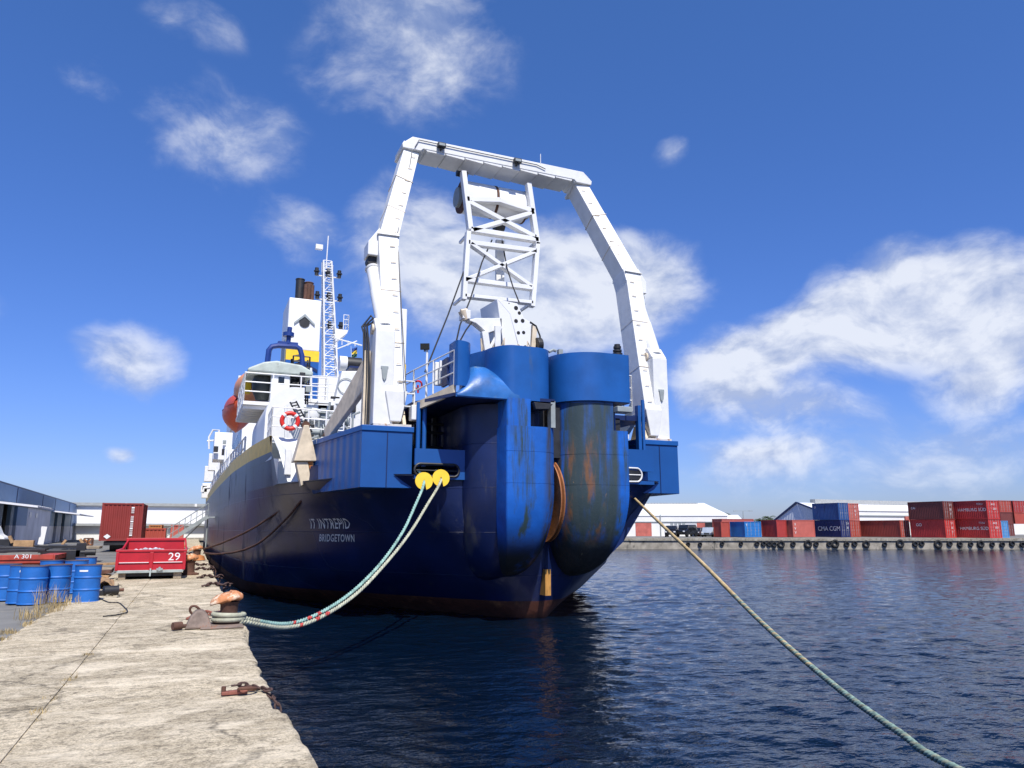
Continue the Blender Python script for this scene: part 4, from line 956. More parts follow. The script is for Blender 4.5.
    for i in range(8): mb.box(x0 + .02, x1, Y - .8 + i * .7, Y - .68 + i * .7, z - .34, z - .17)
    mb.build('platform_rib', m_white, ship)
    mb = MB(); rail(mb, [(x0 + .02, Y + 5.5, z), (x0 + .02, Y - .97, z), (x1, Y - .97, z)], 1.35, r=.028, step=1.3); mb.build('railing', m_whitec, ship)
    # white curved hood on the raised side
    Y = 32.0; xh = 2.42; mb = MB(); pr = [(xh, 6.3), (xh, 7.38)]
    for i in range(13):
        a_ = math.pi / 2 * i / 12; pr.append((xh + 1.15 - 1.15 * math.cos(a_), 7.4 + 1.3 * math.sin(a_)))
    pr += [(3.95, 8.7), (3.95, 6.3)]
    mb.prism([(x, Y, z_) for x, z_ in pr], (0, 7.5, 0)); mb.build('round_hood', m_whitec, ship, smooth=True, angle=30)
    MB().prism([(2.75, Y - .015, 6.4), (2.78, Y - .015, 7.5), (3.6, Y - .015, 8.3), (3.6, Y - .015, 6.4)], (0, -.03, 0)).build('hood_panel', m_white, ship)
    mb = MB(); rail(mb, [(2.55, 31.9, 6.3), (2.5, 29.7, 6.3), (5.2, 29.4, 6.2)], 1.15, r=.025, step=.7); mb.build('railing', m_whitec, ship)
    mb = MB(); rail(mb, [(XC - p[0] + .08, p[1], 6.3) for p in ((8.25, 40), (8.5, 50), (8.75, 62), (8.93, 78), (8.95, 98))], 1.1, r=.045, step=2.2, rows=(.5, 1)); mb.build('railing', m_whitec, ship)
    for i in range(3, 12): MB().box(1.9 - i * .04, 2.4 - i * .04, 40.5 + i * 3.4, 41.0 + i * 3.4, 6.2, 7.6 + .5 * ((i * 7) % 3)).build('side_locker', m_whitec, ship, bevel=.03)
    # stairs, lockers, pipes amidships of the view
    for (xl, xr, yt, yb, Y, d) in ((298, 318, 408, 455, 34, 1), (318, 333, 400, 462, 36, 2), (300, 345, 398, 412, 42, 2), (345, 372, 372, 402, 43, 2), (330, 352, 402, 440, 38, 3), (286, 304, 404, 440, 38, 2), (352, 368, 396, 430, 33, 2), (306, 330, 415, 440, 33.5, 1), (215, 231, 432, 460, 62, 3)):
        pblock('deck_locker', xl, xr, yt, yb, Y, d, m_white if Y < 35 else m_whitec)
    a = g(345, 372, 36); b = g(366, 402, 36)
    MB().prism([g(342, 371, 36), g(358, 371, 36), g(362, 378, 36), g(349, 404, 36), g(334, 404, 36)], (0, .8, 0)).build('slanting_locker', m_white, ship, bevel=.03)
    c = g(346, 386, 35.95); MB().torus(c, .38, .02, (0, 1, 0), 28, 5).build('hatch_ring', m_grey, ship)
    c = g(357, 369.5, 37); MB().box(c.x - .1, c.x + 1.2, 37, 37.6, c.z - .4, c.z - .1).box(g(349, 450 if 37 > 50 else 375, 37).x, g(366, 450 if 37 > 50 else 375, 37).x, 36.9, 38, g(350, 368, 37).z, g(350, 366, 37).z).build('navy_shelf', m_navy, ship)
    c = g(340, 363.5, 40); MB().cyl(c - Vector((.05, 0, 0)), c + Vector((.35, 0, 0)), .42).build('light_collar', m_whitec, ship, smooth=True)
    MB().cyl(c + Vector((.35, 0, 0)), c + Vector((1.15, 0, 0)), .4).build('searchlight', m_dark, ship, smooth=True)
    # dark lattice ladder tower
    Y = 39; mb = MB()
    xs = [g(v, 0, Y).x for v in (314, 321, 329)]; za, zb = g(320, 358, Y).z, g(320, 412, Y).z
    for x in xs:
        for y in (Y, Y + .8): mb.tube([(x, y, zb), (x, y, za)], .045, 5)
    for i in range(11):
        z = zb + (za - zb) * i / 10; mb.tube([(xs[0], Y, z), (xs[2], Y, z)], .035, 5); mb.tube([(xs[0], Y, z), (xs[1], Y + .8, z + .25)], .03, 5); mb.tube([(xs[2], Y, z), (xs[1], Y + .8, z + .2)], .03, 5)
    for i in range(26):
        p = Vector((rnd.uniform(xs[0] + .2, xs[2]), Y + rnd.uniform(0, .8), rnd.uniform(zb + .7, za - .4))); mb.box(p.x - rnd.uniform(.05, .22), p.x + rnd.uniform(.05, .2), p.y, p.y + .2, p.z - .12, p.z + rnd.uniform(.05, .2))
    mb.build('ladder_tower', m_dark, ship)
    mb = MB()
    Y = 36.2
    for v in (317, 326): mb.tube([g(v, 412, Y), g(v, 452, Y)], .03, 5)
    for i in range(11): mb.tube([g(317, 412 + i * 3.8, Y), g(326, 412 + i * 3.8, Y)], .022, 5)
    mb.build('ladder', m_dark, ship)
    mb = MB(); Y = 33
    rail(mb, [g(297, 436, Y), g(330, 438, Y), g(350, 436, Y)], 1.2, r=.024, step=.8)
    mb.build('railing', m_whitec, ship); mb = MB(); rail(mb, [g(300, 400, 40), g(325, 400, 40), g(350, 402, 40)], 1.3, r=.03, step=1)
    mb.build('railing', m_whitec, ship)
    mb = MB()
    for (p, q, Y) in (((299, 440), (299, 404), 34), ((311, 368), (311, 402), 38), ((302, 352), (302, 400), 39), ((335, 440), (335, 405), 33), ((286, 452), (286, 406), 31)): MB().tube([g(*p, Y), g(*q, Y)], .06, 6).build('pipe_post', m_whitec, ship)
    Y = 31.3; mb = MB(); a1, b1, a2, b2 = g(290, 402, Y), g(306, 434, Y), g(296, 401, Y + .5), g(312, 432, Y + .5); mb.tube([a1, b1], .035, 5).tube([a2, b2], .035, 5)
    for i in range(12): mb.tube([a1.lerp(b1, (i + .5) / 12), a2.lerp(b2, (i + .5) / 12)], .03, 5)
    mb.build('inclined_ladder', m_dark, ship)
    for (x0, x1, y0, y1, Y, m_) in ((296, 299, 418, 430, 33.2, m_dark), (321, 326, 408, 418, 33.1, m_grey), (330, 336, 405, 412, 33.2, m_dark), (338, 344, 415, 426, 33, m_grey), (310, 314, 424, 437, 32.9, m_dark), (300, 305, 372, 382, 36.5, m_dark), (306, 311, 385, 392, 36.6, m_grey), (322, 327, 425, 436, 32.8, m_brown), (331, 340, 396, 399, 36, m_dark), (344, 349, 428, 438, 32.6, m_grey), (300, 304, 446, 455, 31, m_grey), (352, 356, 404, 412, 32.8, m_dark), (307, 330, 402, 404, 35.8, m_dark), (303, 345, 412, 413.2, 33, m_grey), (214, 218, 446, 452, 61.5, m_dark), (223, 226, 440, 444, 61.6, m_grey)):
        a, b = g(x0, y0, Y), g(x1, y1, Y); MB().box(a.x, b.x, Y, Y + .15, b.z, a.z).build('hatch', m_, ship, bevel=.02)
    for (pts, Y) in ((((296, 438), (297, 412), (303, 408), (312, 409)), 32.7), (((318, 440), (319, 420), (328, 418), (330, 402)), 32.6), (((336, 442), (337, 428), (346, 424), (347, 405)), 32.4), (((306, 460), (307, 440), (318, 436)), 31.5), (((340, 440), (352, 436), (353, 415), (360, 412)), 32)):
        MB().tube([g(x, y, Y) for x, y in pts], .05, 6).build('bent_pipe', m_grey, ship)
    for (x, y, Y) in ((328, 430, 32.3), (342, 421, 32.2), (315, 432, 32.1)):
        MB().lathe([(.1, -.25), (.24, -.25), (.24, -.2), (.12, -.18), (.12, .18), (.24, .2), (.24, .25), (.1, .25)], tuple(g(x, y, Y)), 16, 'x').build('winch_drum', m_grey, ship, smooth=True, angle=30)
    MB().lathe([(.01, .3), (.28, .28), (.38, 0), (.28, -.28), (.01, -.3)], tuple(g(312, 415, 33.3)), 18).build('radar_dome', m_white, ship, smooth=True)
    # blue boat-lifting hoop with its head gear
    Y = 39; pts = [g(266, 383, Y), g(267, 366, Y), g(269, 350, Y), g(272, 346.5, Y), g(278, 345.5, Y), g(296, 346.5, Y), g(300, 349, Y), g(302, 356, Y), g(303, 380, Y)]
    h = MB().tube(pts, .14, 8).build('lifting_hoop', m_navyb, ship, smooth=True)
    p = g(288, 344, Y); MB().box(p.x - .5, p.x + .5, Y - .1, Y + .3, p.z - .2, p.z + .1).cyl(p, p + Vector((.05, 0, .9)), .12).cyl(p + Vector((0, 0, .4)), p + Vector((0, 0, .6)), .28).build('head_block', m_navyb, h)
    MB().tube([g(267, 376, Y), g(285, 377, Y), g(303, 376, Y)], .05, 6).build('hoop_brace', m_navyb, h)
    # bollard-like gear far forward along the rail
    mb = MB()
    for (x, y, Y) in ((211, 487, 88), (214, 470, 84), (219, 458, 76)): mb.box(g(x, y, Y).x - .9, g(x, y, Y).x + .6, Y, Y + 1, g(x, y, Y).z - 1.2, g(x, y, Y).z + .4)
    mb.build('forward_gear', m_white, ship, bevel=.05)
    mb = MB(); Y = 80
    mb.tube([g(209, 449, Y), g(209, 437, Y), g(213, 430, Y), g(219, 430, Y), g(219, 449, Y)], .1, 6).tube([g(207, 441, Y), g(219, 440, Y)], .08, 6).tube([g(216, 462, 70), g(216, 445, 70), g(226, 443, 70)], .1, 6)
    mb.build('hooped_rail', m_whitec, ship, smooth=True)
    MB().tube([g(203, 492, 88), g(204, 488, 88), g(211, 487, 88)], .12, 6).box(g(207, 450 if 88 > 50 else 375, 88).x - .3, g(210, 450 if 88 > 50 else 375, 88).x, 88, 89, g(0 + 208, 492, 88).z, g(208, 486, 88).z).build('anchor_light', m_white, ship)
    MB().box(g(222, 450 if 60 > 50 else 375, 60).x, g(229, 450 if 60 > 50 else 375, 60).x, 60, 60.4, g(225, 455, 60).z, g(225, 449, 60).z).build('dark_vent', m_dark, ship)
m_tarp = mat('dark_green_cover', (.03, .035, .03), .5, var=.3, vscale=1.2)
m_tarp2 = mat('pale_green_canopy', (.42, .47, .42), .6, var=.25, vscale=1.5, stain=(.15, .15, .13), samt=.3, sstretch=(1, 1, 1))
m_navyb = mat('navy_blue_tube', (.012, .04, .20), .4)
superstructure()
# ================================================================== things on or tied to the ship
def lifeboat():
    c = at(238, 418, Y=42); c = Vector((at(238, 412, Y=44).x, 44.5, at(237, 410, Y=43).z + .1))
    o = empty('lifeboat', c, 'orange lifeboat hanging on the ship\'s side below the white platform', 'lifeboat')
    def hull(u, v):
        y = -3 + 6 * u; s = math.sin(math.pi * min(max(u * .96 + .02, 0), 1)) ** .7; a = -math.pi * v
        return (c.x + 0.82 * s * math.cos(a), c.y + y, c.z - (1 - abs(2 * v - 1)) ** .8 * 1.15 * s ** .5 + (.25 * (2 * u - 1) ** 2))
    MB().grid(hull, 24, 14).build('boat_hull', m_orange, o, smooth=True)
    def can(u, v):
        y = -2.7 + 5.4 * u; s = math.sin(math.pi * min(max(u * .92 + .04, 0), 1)) ** .4; a = math.pi * v
        return (c.x + 0.76 * s * math.cos(a), c.y + y, c.z + .08 + math.sin(a) * .85 * s)
    MB().grid(can, 24, 14).build('boat_canopy', m_redcan, o, smooth=True)
    MB().torus((c.x, c.y, c.z + .05), .78, .06, (0, 0, 1), 30, 6).build('fender_rope', m_dark, o)
    # davit cradle: yellow and orange round housing behind the railings
    m_or2 = mat('pale_orange_shell', (.75, .30, .12), .45)
    c2 = at(253.5, 387, Y=41.5); o2 = empty('rescue_boat', c2, 'orange and yellow rescue boat stowed behind the railing above the lifeboat', 'boat')
    def body(u, v):
        y = -2.6 + 5.2 * u; s = math.sin(math.pi * (u * .9 + .05)) ** .5; a = 2 * math.pi * v
        return (c2.x + .95 * s * math.cos(a), c2.y + 1 + y, c2.z - .0 + math.sin(a) * .95 * s)
    MB().grid(body, 16, 20).build('boat_hull', m_or2, o2, smooth=True)
    q0, q1 = at(241.5, 393, Y=c2.y - 1.75), at(252, 377, Y=c2.y - 1.75); MB().box(q0.x, q1.x, c2.y - 1.75, c2.y - 1.4, q0.z, q1.z).build('yellow_panel', m_ylw, o2, bevel=.08)
m_redcan = mat('red_orange_canopy', (.55, .07, .03), .45, var=.15, stain=(.35, .15, .1), samt=.3)
lifeboat()
def life_ring():
    c = at(290, 421, Y=29.2)
    o = tag(MB().torus(c, .30, .085, (0, 1, 0), 32, 12).build('life_ring', [m_redp], smooth=True), 'red ring buoy with pale bands on the ship\'s white railing', 'life ring')
    mb = MB()
    for i in range(4):
        a = math.pi / 4 + i * math.pi / 2; d = Vector((math.cos(a), 0, math.sin(a))); t = Vector((-d.z, 0, d.x))
        mb.torus(c + d * .30, .087, .012, t, 16, 6); mb.tube([c + d * .3 - t * .05, c + d * .3 + t * .05], .09, 12)
    mb.build('white_band', m_whitec, None).parent = o
life_ring()
def flag():
    a = at(352, 352.5, Y=50); w, h = .55, .8; o = empty('flag', a, 'small blue and yellow flag flying below the signal yard', 'flag')
    mats = [mat('flag_blue', (.01, .04, .2)), mat('flag_yellow', (.7, .5, .05)), mat('flag_black_green', (.02, .08, .05))]
    for i in range(3):
        MB().grid(lambda u, v: (a.x + .35 * u, a.y + .06 * math.sin(6 * u + 4 * v), a.z + .28 - (i + v) * .22 + .12 * u), 8, 4).build('stripe', mats[i], o, smooth=True, solid=.01)
    MB().tube([at(351, 346, Y=50), at(351.5, 362, Y=50)], .012, 5).build('halyard', m_whitec, o)
flag()
# --- mooring ropes: three strands laid into one rope
m_rope = mat('pale_mooring_rope', (.42, .42, .31), .9, var=.3, vscale=6, bump=.01, bscale=60)
m_teal = mat('teal_mooring_rope', (.25, .41, .36), .9, var=.35, vscale=5, stain=(.42, .38, .28), samt=.4, sscale=5, sstretch=(1, 1, 1), bump=.01, bscale=60)
m_tan = mat('tan_mooring_rope', (.46, .34, .17), .85, var=.3, vscale=6, bump=.01, bscale=60)
m_teald = mat('weathered_green_rope', (.17, .25, .21), .9, var=.5, vscale=14, stain=(.30, .28, .20), samt=.35, sscale=16, sstretch=(1, 1, 1))
m_ropeg = mat('grey_green_rope', (.24, .26, .19), .9, var=.5, vscale=14)
m_rred = mat('red_rope_wrapping', (.45, .06, .05), .85, var=.3)
def smooth_path(pts, n=12):
    pts = [Vector(p) for p in pts]; P = [pts[0] * 2 - pts[1]] + pts + [pts[-1] * 2 - pts[-2]]; out = []
    for i in range(1, len(P) - 2):
        for k in range(n):
            t = k / n; a, b, c, d = P[i - 1], P[i], P[i + 1], P[i + 2]
            out.append(.5 * ((2 * b) + (c - a) * t + (2 * a - 5 * b + 4 * c - d) * t * t + (3 * b - a - 3 * c + d) * t ** 3))
    out.append(pts[-1]); return out
def rope(name, pts, r, mats, label, parent=None, pitch=.32, step=.04, matfn=None, n=5):
    path = smooth_path(pts, 24); d = [0]
    for a, b in zip(path[:-1], path[1:]): d.append(d[-1] + (b - a).length)
    tot = d[-1]; N_ = int(tot / step); mb = MB(); fr = []; j = 0; ref = Vector((0, 0, 1))
    for i in range(N_ + 1):
        s = tot * i / N_
        while j < len(d) - 2 and d[j + 1] < s: j += 1
        f = (s - d[j]) / max(d[j + 1] - d[j], 1e-9); p = path[j].lerp(path[j + 1], f); t = (path[j + 1] - path[j]).normalized()
        x = t.cross(ref).normalized(); y = x.cross(t); fr.append((p, x, y, s))
    for k in range(3):
        q = []
        for (p, x, y, s) in fr:
            a = 2 * math.pi * (s / pitch + k / 3); q.append(p + (x * math.cos(a) + y * math.sin(a)) * r * .52)
        n0 = len(mb.f); mb.tube(q, r * .56, n)
        if matfn:
            for fi in range(n0, len(mb.f)): 
                sg = min((fi - n0) // n, len(fr) - 1); mb.m[fi] = matfn(fr[sg][3] / tot, k)
    o = mb.build(name, mats, smooth=True, angle=80)
    if parent: o.parent = parent
    return tag(o, label, 'mooring rope') if label else o
# starboard line: from the ship's quarter down across the basin to the quay behind the viewer
SA, SB = (14.5, 23.4), (7.3, 5.6)
ps = [atp(x, y, SA, SB) for x, y in ((633, 497), (662, 525), (700, 561), (760, 621), (830, 682), (900, 733), (957, 769))]
last = ps[-1]; dirn = (ps[-1] - ps[-2]).normalized()
ps += [last + Vector((-1.6, -4.0, .15)), Vector((2.2, -8, .95)), Vector((.6, -12, 1.35))]
rope('mooring_rope', ps, .044, [m_tan, m_teald, m_ropeg], 'long slack rope running from the starboard quarter to the bottom right', pitch=.2, step=.03, matfn=lambda f, k: 0 if f < .30 or (f < .40 and k == 0) else (2 if k == 2 else 1))
B0 = (.66, 13.75)
def quay_ropes():
    g = []
    A, Bq = (6.3, 21.55), (.75, 13.9)
    b0 = Vector((.84, 13.60, GZ + .12))
    p1 = [at(418, 470, Y=22.2)] + [atp(x, y, A, Bq) for x, y in ((424, 482), (414, 508), (402, 533), (381, 563), (352, 592), (318, 614), (285, 624))] + [b0]
    A2, B2 = (6.75, 21.6), (.75, 13.75)
    p2 = [at(436, 470, Y=22.2)] + [atp(x, y, A2, B2) for x, y in ((441, 480), (427, 505), (409, 534), (386, 563), (356, 594), (320, 617.5), (286, 627.5))] + [b0 + Vector((0, -.05, -.05))]
    mf = lambda f, k: 2 if (.70 < f < .715 or .735 < f < .75 or .79 < f < .80) else (1 if f > .93 else 0)
    rope('mooring_rope', p1, .042, [m_teal, m_rope, m_rred], 'pale teal rope from the left yellow disc to the rusty bollard', matfn=mf)
    rope('mooring_rope', p2, .042, [m_rope, m_rope, m_rred], 'greyish cream rope from the right yellow disc to the rusty bollard', matfn=mf)
    # the eye of the ropes wound round the bollard stem
    mb = MB()
    for k, (r_, z) in enumerate(((.235, .0), (.24, .07))): mb.torus((B0[0], B0[1] - .02, GZ + .1 + z), r_, .042, (.05 * k, .03, 1), 40, 10)
    mb.build('rope_turn', m_rope, smooth=True).parent = None
    o = bpy.data.objects['rope_turn']; tag(o, 'thick cream rope eye wound round the stem of the near rusty bollard', 'mooring rope'); o.name = 'rope_eye'
    # rat guards
    for (x, y, A_, B_, lab) in ((424, 481, A, Bq, 'left yellow disc threaded on the stern mooring rope'), (441, 478, A2, B2, 'right yellow disc threaded on the stern mooring rope, half in shade')):
        c = atp(x, y, A_, B_); dr = (atp(x - 10, y + 22, A_, B_) - c).normalized(); ax = Vector((-.1, -1, .12)).normalized()
        xx = ax.cross(Vector((0, 0, 1))).normalized(); yy = xx.cross(ax); pts = []
        for i in range(41):
            a = R(-75 + (330) * i / 40) - R(0); pts.append(c + (xx * math.cos(a) + yy * math.sin(a)) * .265)
        inn = [c + (xx * math.cos(R(255)) + yy * math.sin(R(255))) * .05, c + yy * .04, c + (xx * math.cos(R(285)) + yy * math.sin(R(285))) * .05]
        inn = [c - xx * .0 + yy * -.0 + (xx * .03), c + yy * .05, c - xx * .03]
        poly = pts + [c + xx * -.03 - yy * .02, c + yy * .05, c + xx * .03 - yy * .02]
        tag(MB().prism([p - ax * .006 for p in poly], ax * .012).build('rat_guard', m_ylw), lab, 'rat guard')
quay_ropes()
hr = lambda x, y: atp(x, y, (.3, 41), (3.55, 28))
rope('mooring_rope', [at(318, 487, Y=28.0), hr(300, 497), hr(278, 512), hr(250, 530), hr(222, 543), hr(204, 549)], .05, [m_brown], 'dark spring rope from the hull side down to the distant quay, the upper one', pitch=.5, step=.15)
rope('mooring_rope', [at(318, 488, Y=28.0), hr(303, 499), hr(287, 518), hr(262, 541), hr(240, 551), hr(218, 554), hr(204, 553)], .05, [m_brown], 'dark spring rope from the hull side sagging to the distant quay, the lower one', pitch=.5, step=.15)
# ================================================================== THINGS ON THE QUAY
def G(x, y, z=GZ): return at(x, y, z=z)
def bollard(x, y, label, parts=True, s=1.0, head=m_rusty, rot=0, group=None):
    o = empty('mooring_bollard', (x, y, GZ), label, 'bollard', group)
    c = (x, y, GZ); z = GZ
    stem = [(.30, .0), (.30, .05), (.17, .08), (.16, .22), (.165, .38), (.2, .44)]
    MB().lathe([(r * s, GZ + h * s) for r, h in stem], (x, y, 0), 28).build('stem', m_brown, o, smooth=True)
    def hd(u, v):
        a = 2 * math.pi * u; b = math.pi * v
        ex = .36 if math.cos(a) < 0 else .25
        px_ = ex * math.cos(a) * math.sin(b); py_ = .24 * math.sin(a) * math.sin(b); pz = .15 * math.cos(b) ** .8 if b < math.pi / 2 else .06 * math.cos(b)
        pz += .03 * math.sin(b) * mnoise.noise((px_ * 8, py_ * 8, pz * 8)) - .07 * (px_ < 0) * (abs(px_) / .33) ** 2 + .03 * (px_ > 0)
        q = Vector((px_, py_, pz)) * s; q.rotate(Matrix.Rotation(rot, 3, 'Z')); return (x + q.x, y + q.y, GZ + .475 * s + q.z)
    MB().grid(hd, 40, 20).build('head', head, o, smooth=True)
    return o
m_head = mat('flaking_orange_paint', (.50, .20, .08), .75, var=.25, vscale=5, stain=(.72, .58, .42), samt=.62, sscale=7, sstretch=(1, 1, 1), bump=.012, bscale=14)
bollard(.66, 13.75, 'rusty mushroom bollard with flaking orange head holding the stern ropes', s=.86, head=m_head)
def chain(name, pts, link, label, mt=m_rusty, n=None, thick=.18):
    path = smooth_path(pts, 10); d = [0]
    for a, b in zip(path[:-1], path[1:]): d.append(d[-1] + (b - a).length)
    tot = d[-1]; k = max(2, int(tot / (link * .72))); mb = MB()
    for i in range(k):
        s = tot * (i + .5) / k; j = max(q for q in range(len(d)) if d[q] <= s); j = min(j, len(path) - 2)
        f = (s - d[j]) / max(d[j + 1] - d[j], 1e-9); p = path[j].lerp(path[j + 1], f); t = (path[j + 1] - path[j]).normalized()
        side = t.cross(Vector((0, 0, 1))).normalized()
        if i % 2: side = (side * .8 + Vector((0, 0, .8))).normalized()
        else: side = (side + Vector((0, 0, .2))).normalized()
        nrm = t.cross(side).normalized(); q = []
        for m_ in range(14):
            a = 2 * math.pi * m_ / 14; q.append(p + t * (link * .5 * math.cos(a)) + side * (link * .33 * math.sin(a)))
        q.append(q[0]); q.append(q[1]); mb.tube(q, link * thick * .5, 6, caps=False)
    return tag(mb.build(name, mt, smooth=True), label, 'chain')
def foot():
    # bollard base: rusty bed plate, cast bracket and shackle, then its red chain
    o = empty('bollard_anchorage', (.2, 13.4, GZ), 'rusty cast bracket on a flat bed plate at the foot of the near bollard', 'bracket')
    a, b = G(200, 629), G(246, 630)
    MB().box(a.x, b.x - .02, 13.2, 13.95, GZ + .006, GZ + .035).build('bed_plate', m_brownc, o, bevel=.01)
    c = G(195, 630); x = c.x
    MB().prism([(x - .16, 13.3, GZ + .01), (x + .26, 13.3, GZ + .01), (x + .17, 13.36, GZ + .22), (x + .10, 13.38, GZ + .29), (x - .0, 13.38, GZ + .29), (x - .08, 13.36, GZ + .2)], (0, .26, 0)).build('cast_bracket', m_brownc, o, bevel=.03)
    MB().cyl((x - .33, 13.3, GZ + .07), (x - .2, 13.36, GZ + .07), .06).cyl((x - .2, 13.34, GZ + .06), (x - .02, 13.4, GZ + .06), .03).build('bolt', m_brown, o, smooth=True)
    MB().torus((x - .02, 13.55, GZ + .27), .09, .02, (0, 1, .2), 20, 8, .7).build('shackle', m_brown, o, smooth=True)
m_brownc = mat('rusty_grey_casting', (.20, .15, .12), .8, var=.35, vscale=6, stain=(.26, .10, .04), samt=.45, sscale=6, sstretch=(1, 1, 1), bump=.012, bscale=14)
foot()
m_chain_red = mat('reddish_chain', (.22, .075, .05), .75, var=.4, vscale=20, bump=.003, bscale=60)
m_chain_dk = mat('dark_brown_chain', (.075, .04, .032), .75, var=.5, vscale=25, bump=.003, bscale=60)
chain('chain', [G(188, 620) + Vector((0, 0, .03)), G(200, 618.5) + Vector((0, 0, .09)), G(214, 619) + Vector((0, 0, .1)), G(232, 619) + Vector((0, .05, .08))], .17, 'red painted chain lying behind the bracket beside the near bollard', m_chain_red, thick=.2)
def edge_chain():
    a = G(221, 697)
    o = empty('chain_anchor', a, 'flat rusty iron ring plate set in the concrete near the quay edge', 'ring plate')
    MB().box(a.x, a.x + .24, a.y - .01, a.y + .06, GZ + .012, GZ + .045).build('bar', m_chain_red, o, bevel=.008)
    MB().torus((a.x + .24, a.y + .02, GZ + .05), .06, .016, (0, .3, 1), 20, 8, 1.8).cyl((a.x + .02, a.y + .02, GZ + .02), (a.x + .02, a.y + .02, GZ + .09), .022).build('ring', m_brown, o, smooth=True)
    e = quay_edge(8.2)
    pts = [G(233, 692) + Vector((0, 0, .06)), G(243, 690) + Vector((0, 0, .05)), G(254, 690) + Vector((0, 0, .03)), G(268, 693) + Vector((0, 0, .03)), Vector((e - .06, 8.1, GZ + .01)), Vector((e + .05, 7.95, GZ - .12)), Vector((e + .06, 7.85, GZ - .5)), Vector((e + .05, 7.8, GZ - 1.1))]
    chain('chain', pts, .10, 'dark rusty chain running over the quay edge in the near foreground', m_chain_dk, thick=.2)
edge_chain()
for i, (x, y, lab) in enumerate(((203, 578.5, 'short rusty chain on the quay edge, second beyond the near bollard'), (209, 587, 'short rusty chain on the quay edge nearest beyond the bollard'), (198, 570.5, 'short rusty chain on the quay edge beside the red skip'), (192, 566, 'rusty chain lying between the skip and the ship'))):
    p = G(x, y); pts = [p + Vector((-.15, 0, .04)), p + Vector((.1, .25, .07)), p + Vector((.35, .0, .05)), p + Vector((.55, .2, .04)), Vector((.92, p.y + .2, GZ - .1)), Vector((.93, p.y + .2, GZ - .5))]
    chain('chain', pts, .2, lab, m_chain_dk, thick=.24)
bollard(-.02, 28.5, 'rusty bollard standing right beside the red skip', s=1.1, head=m_head, group='bollards further along the quay')
bollard(.28, 42, 'rusty orange headed bollard beyond the skip with the dark spring ropes', s=1.1, head=m_head, group='bollards further along the quay')
bollard(-.55, 46, 'pair bollard left one, small and far along the quay', s=1.1, head=m_head, group='bollards further along the quay')
# --- oil drums
m_drum = mat('blue_drum_paint', (.012, .125, .43), .55, var=.14, vscale=3, stain=(.10, .07, .05), samt=.16, sscale=4, sstretch=(1, 1, .4), bump=.012, bscale=3.5)
m_drumtop = mat('drum_lid_rust', (.10, .06, .05), .7, var=.4)
def drum():
    o = empty('oil_drum', (0, 0, GZ), 'x', 'oil drum')
    R0, H = .30, .88; prof = [(R0 - .01, 0.01), (R0 + .008, .0), (R0 + .008, .02), (R0, .03)]
    for zc in (.30, .59):
        prof += [(R0, zc - .03), (R0 + .004, zc - .022), (R0 + .016, zc - .006), (R0 + .016, zc + .006), (R0 + .004, zc + .022), (R0, zc + .03)]
    prof += [(R0, H - .03), (R0 + .009, H - .02), (R0 + .009, H), (R0 - .006, H), (R0 - .006, H - .018)]
    def mk(pr, name, m, ang=25):
        me = MB().lathe(pr, (0, 0, 0), 40); b = me.build(name, m, None, smooth=True, angle=ang); b.parent = o; return b
    b = mk(prof, 'drum_body', m_drum)
    mk([(R0 - .003, H - .004), (R0 + .013, H - .004), (R0 + .013, H + .008), (R0 - .003, H + .008)], 'rim', m_drumtop)
    mk([(.01, H - .018), (R0 - .007, H - .018), (R0 - .007, H - .014), (.01, H - .014)], 'lid', m_drumtop)
    for x, r in ((.18, .035), (-.19, .02)): q = MB().cyl((x, 0, H - .014), (x, 0, H + .0), r, n=12).build('bung', m_brown, None); q.parent = o
    return o
proto = drum(); first = True
drums = [(83.5, 602.5, 27, 'foremost blue drum at the right end of the group, white sticker near its top'), (53, 602, 0, 'blue front drum behind the dry grass, second from the right'),
         (28, 604.5, 0, 'blue front drum left of the dry grass, third from the right'), (17, 603.5, 0, 'blue drum with small white mark, wedged behind the front row'), (1, 600.5, 0, 'blue drum cut by the left edge of the picture'),
         (47, 593, 0, 'blue drum in the second row behind the gap between front drums'), (72, 593, 0, 'blue drum in the second row directly behind the right end drum'), (82, 587, 0, 'farthest blue drum with a pale sticker, only its top showing')]
for (x, y, s_, lab) in drums:
    o = proto if first else copy_tree(proto); first = False
    p = G(x, y); o.location = (p.x, p.y + .28, GZ - .01); o.scale = (.87, .87, .90); o.rotation_euler = (rnd.uniform(-.01, .01), rnd.uniform(-.01, .01), rnd.uniform(0, 6)); o['label'] = lab; o['group'] = 'blue drums on the quay'
def sticker(drum_o, dx, dz, w, h):
    c = drum_o.location; mb = MB(); n = 8; vs = []
    base = math.atan2(-1, dx)
    for i in range(n + 1):
        a = base + (i / n - .5) * w / .30
        for z in (dz, dz + h): vs.append((c.x + .2655 * math.cos(a), c.y + .2655 * math.sin(a), GZ + z * .9))
    mb.add(vs, [(2 * i, 2 * i + 2, 2 * i + 3, 2 * i + 1) for i in range(n)])
    b = mb.build('sticker', m_whitec, None); b.parent = drum_o; bpy.context.view_layer.update(); b.matrix_parent_inverse = drum_o.matrix_world.inverted()
ds = [o for o in bpy.data.objects if o.name.startswith('oil_drum')]; ds.sort(key=lambda o: o.name)
sticker(ds[0], -.25, .72, .2, .04); sticker(ds[3], .05, .72, .09, .05); sticker(ds[7], .1, .75, .16, .05)
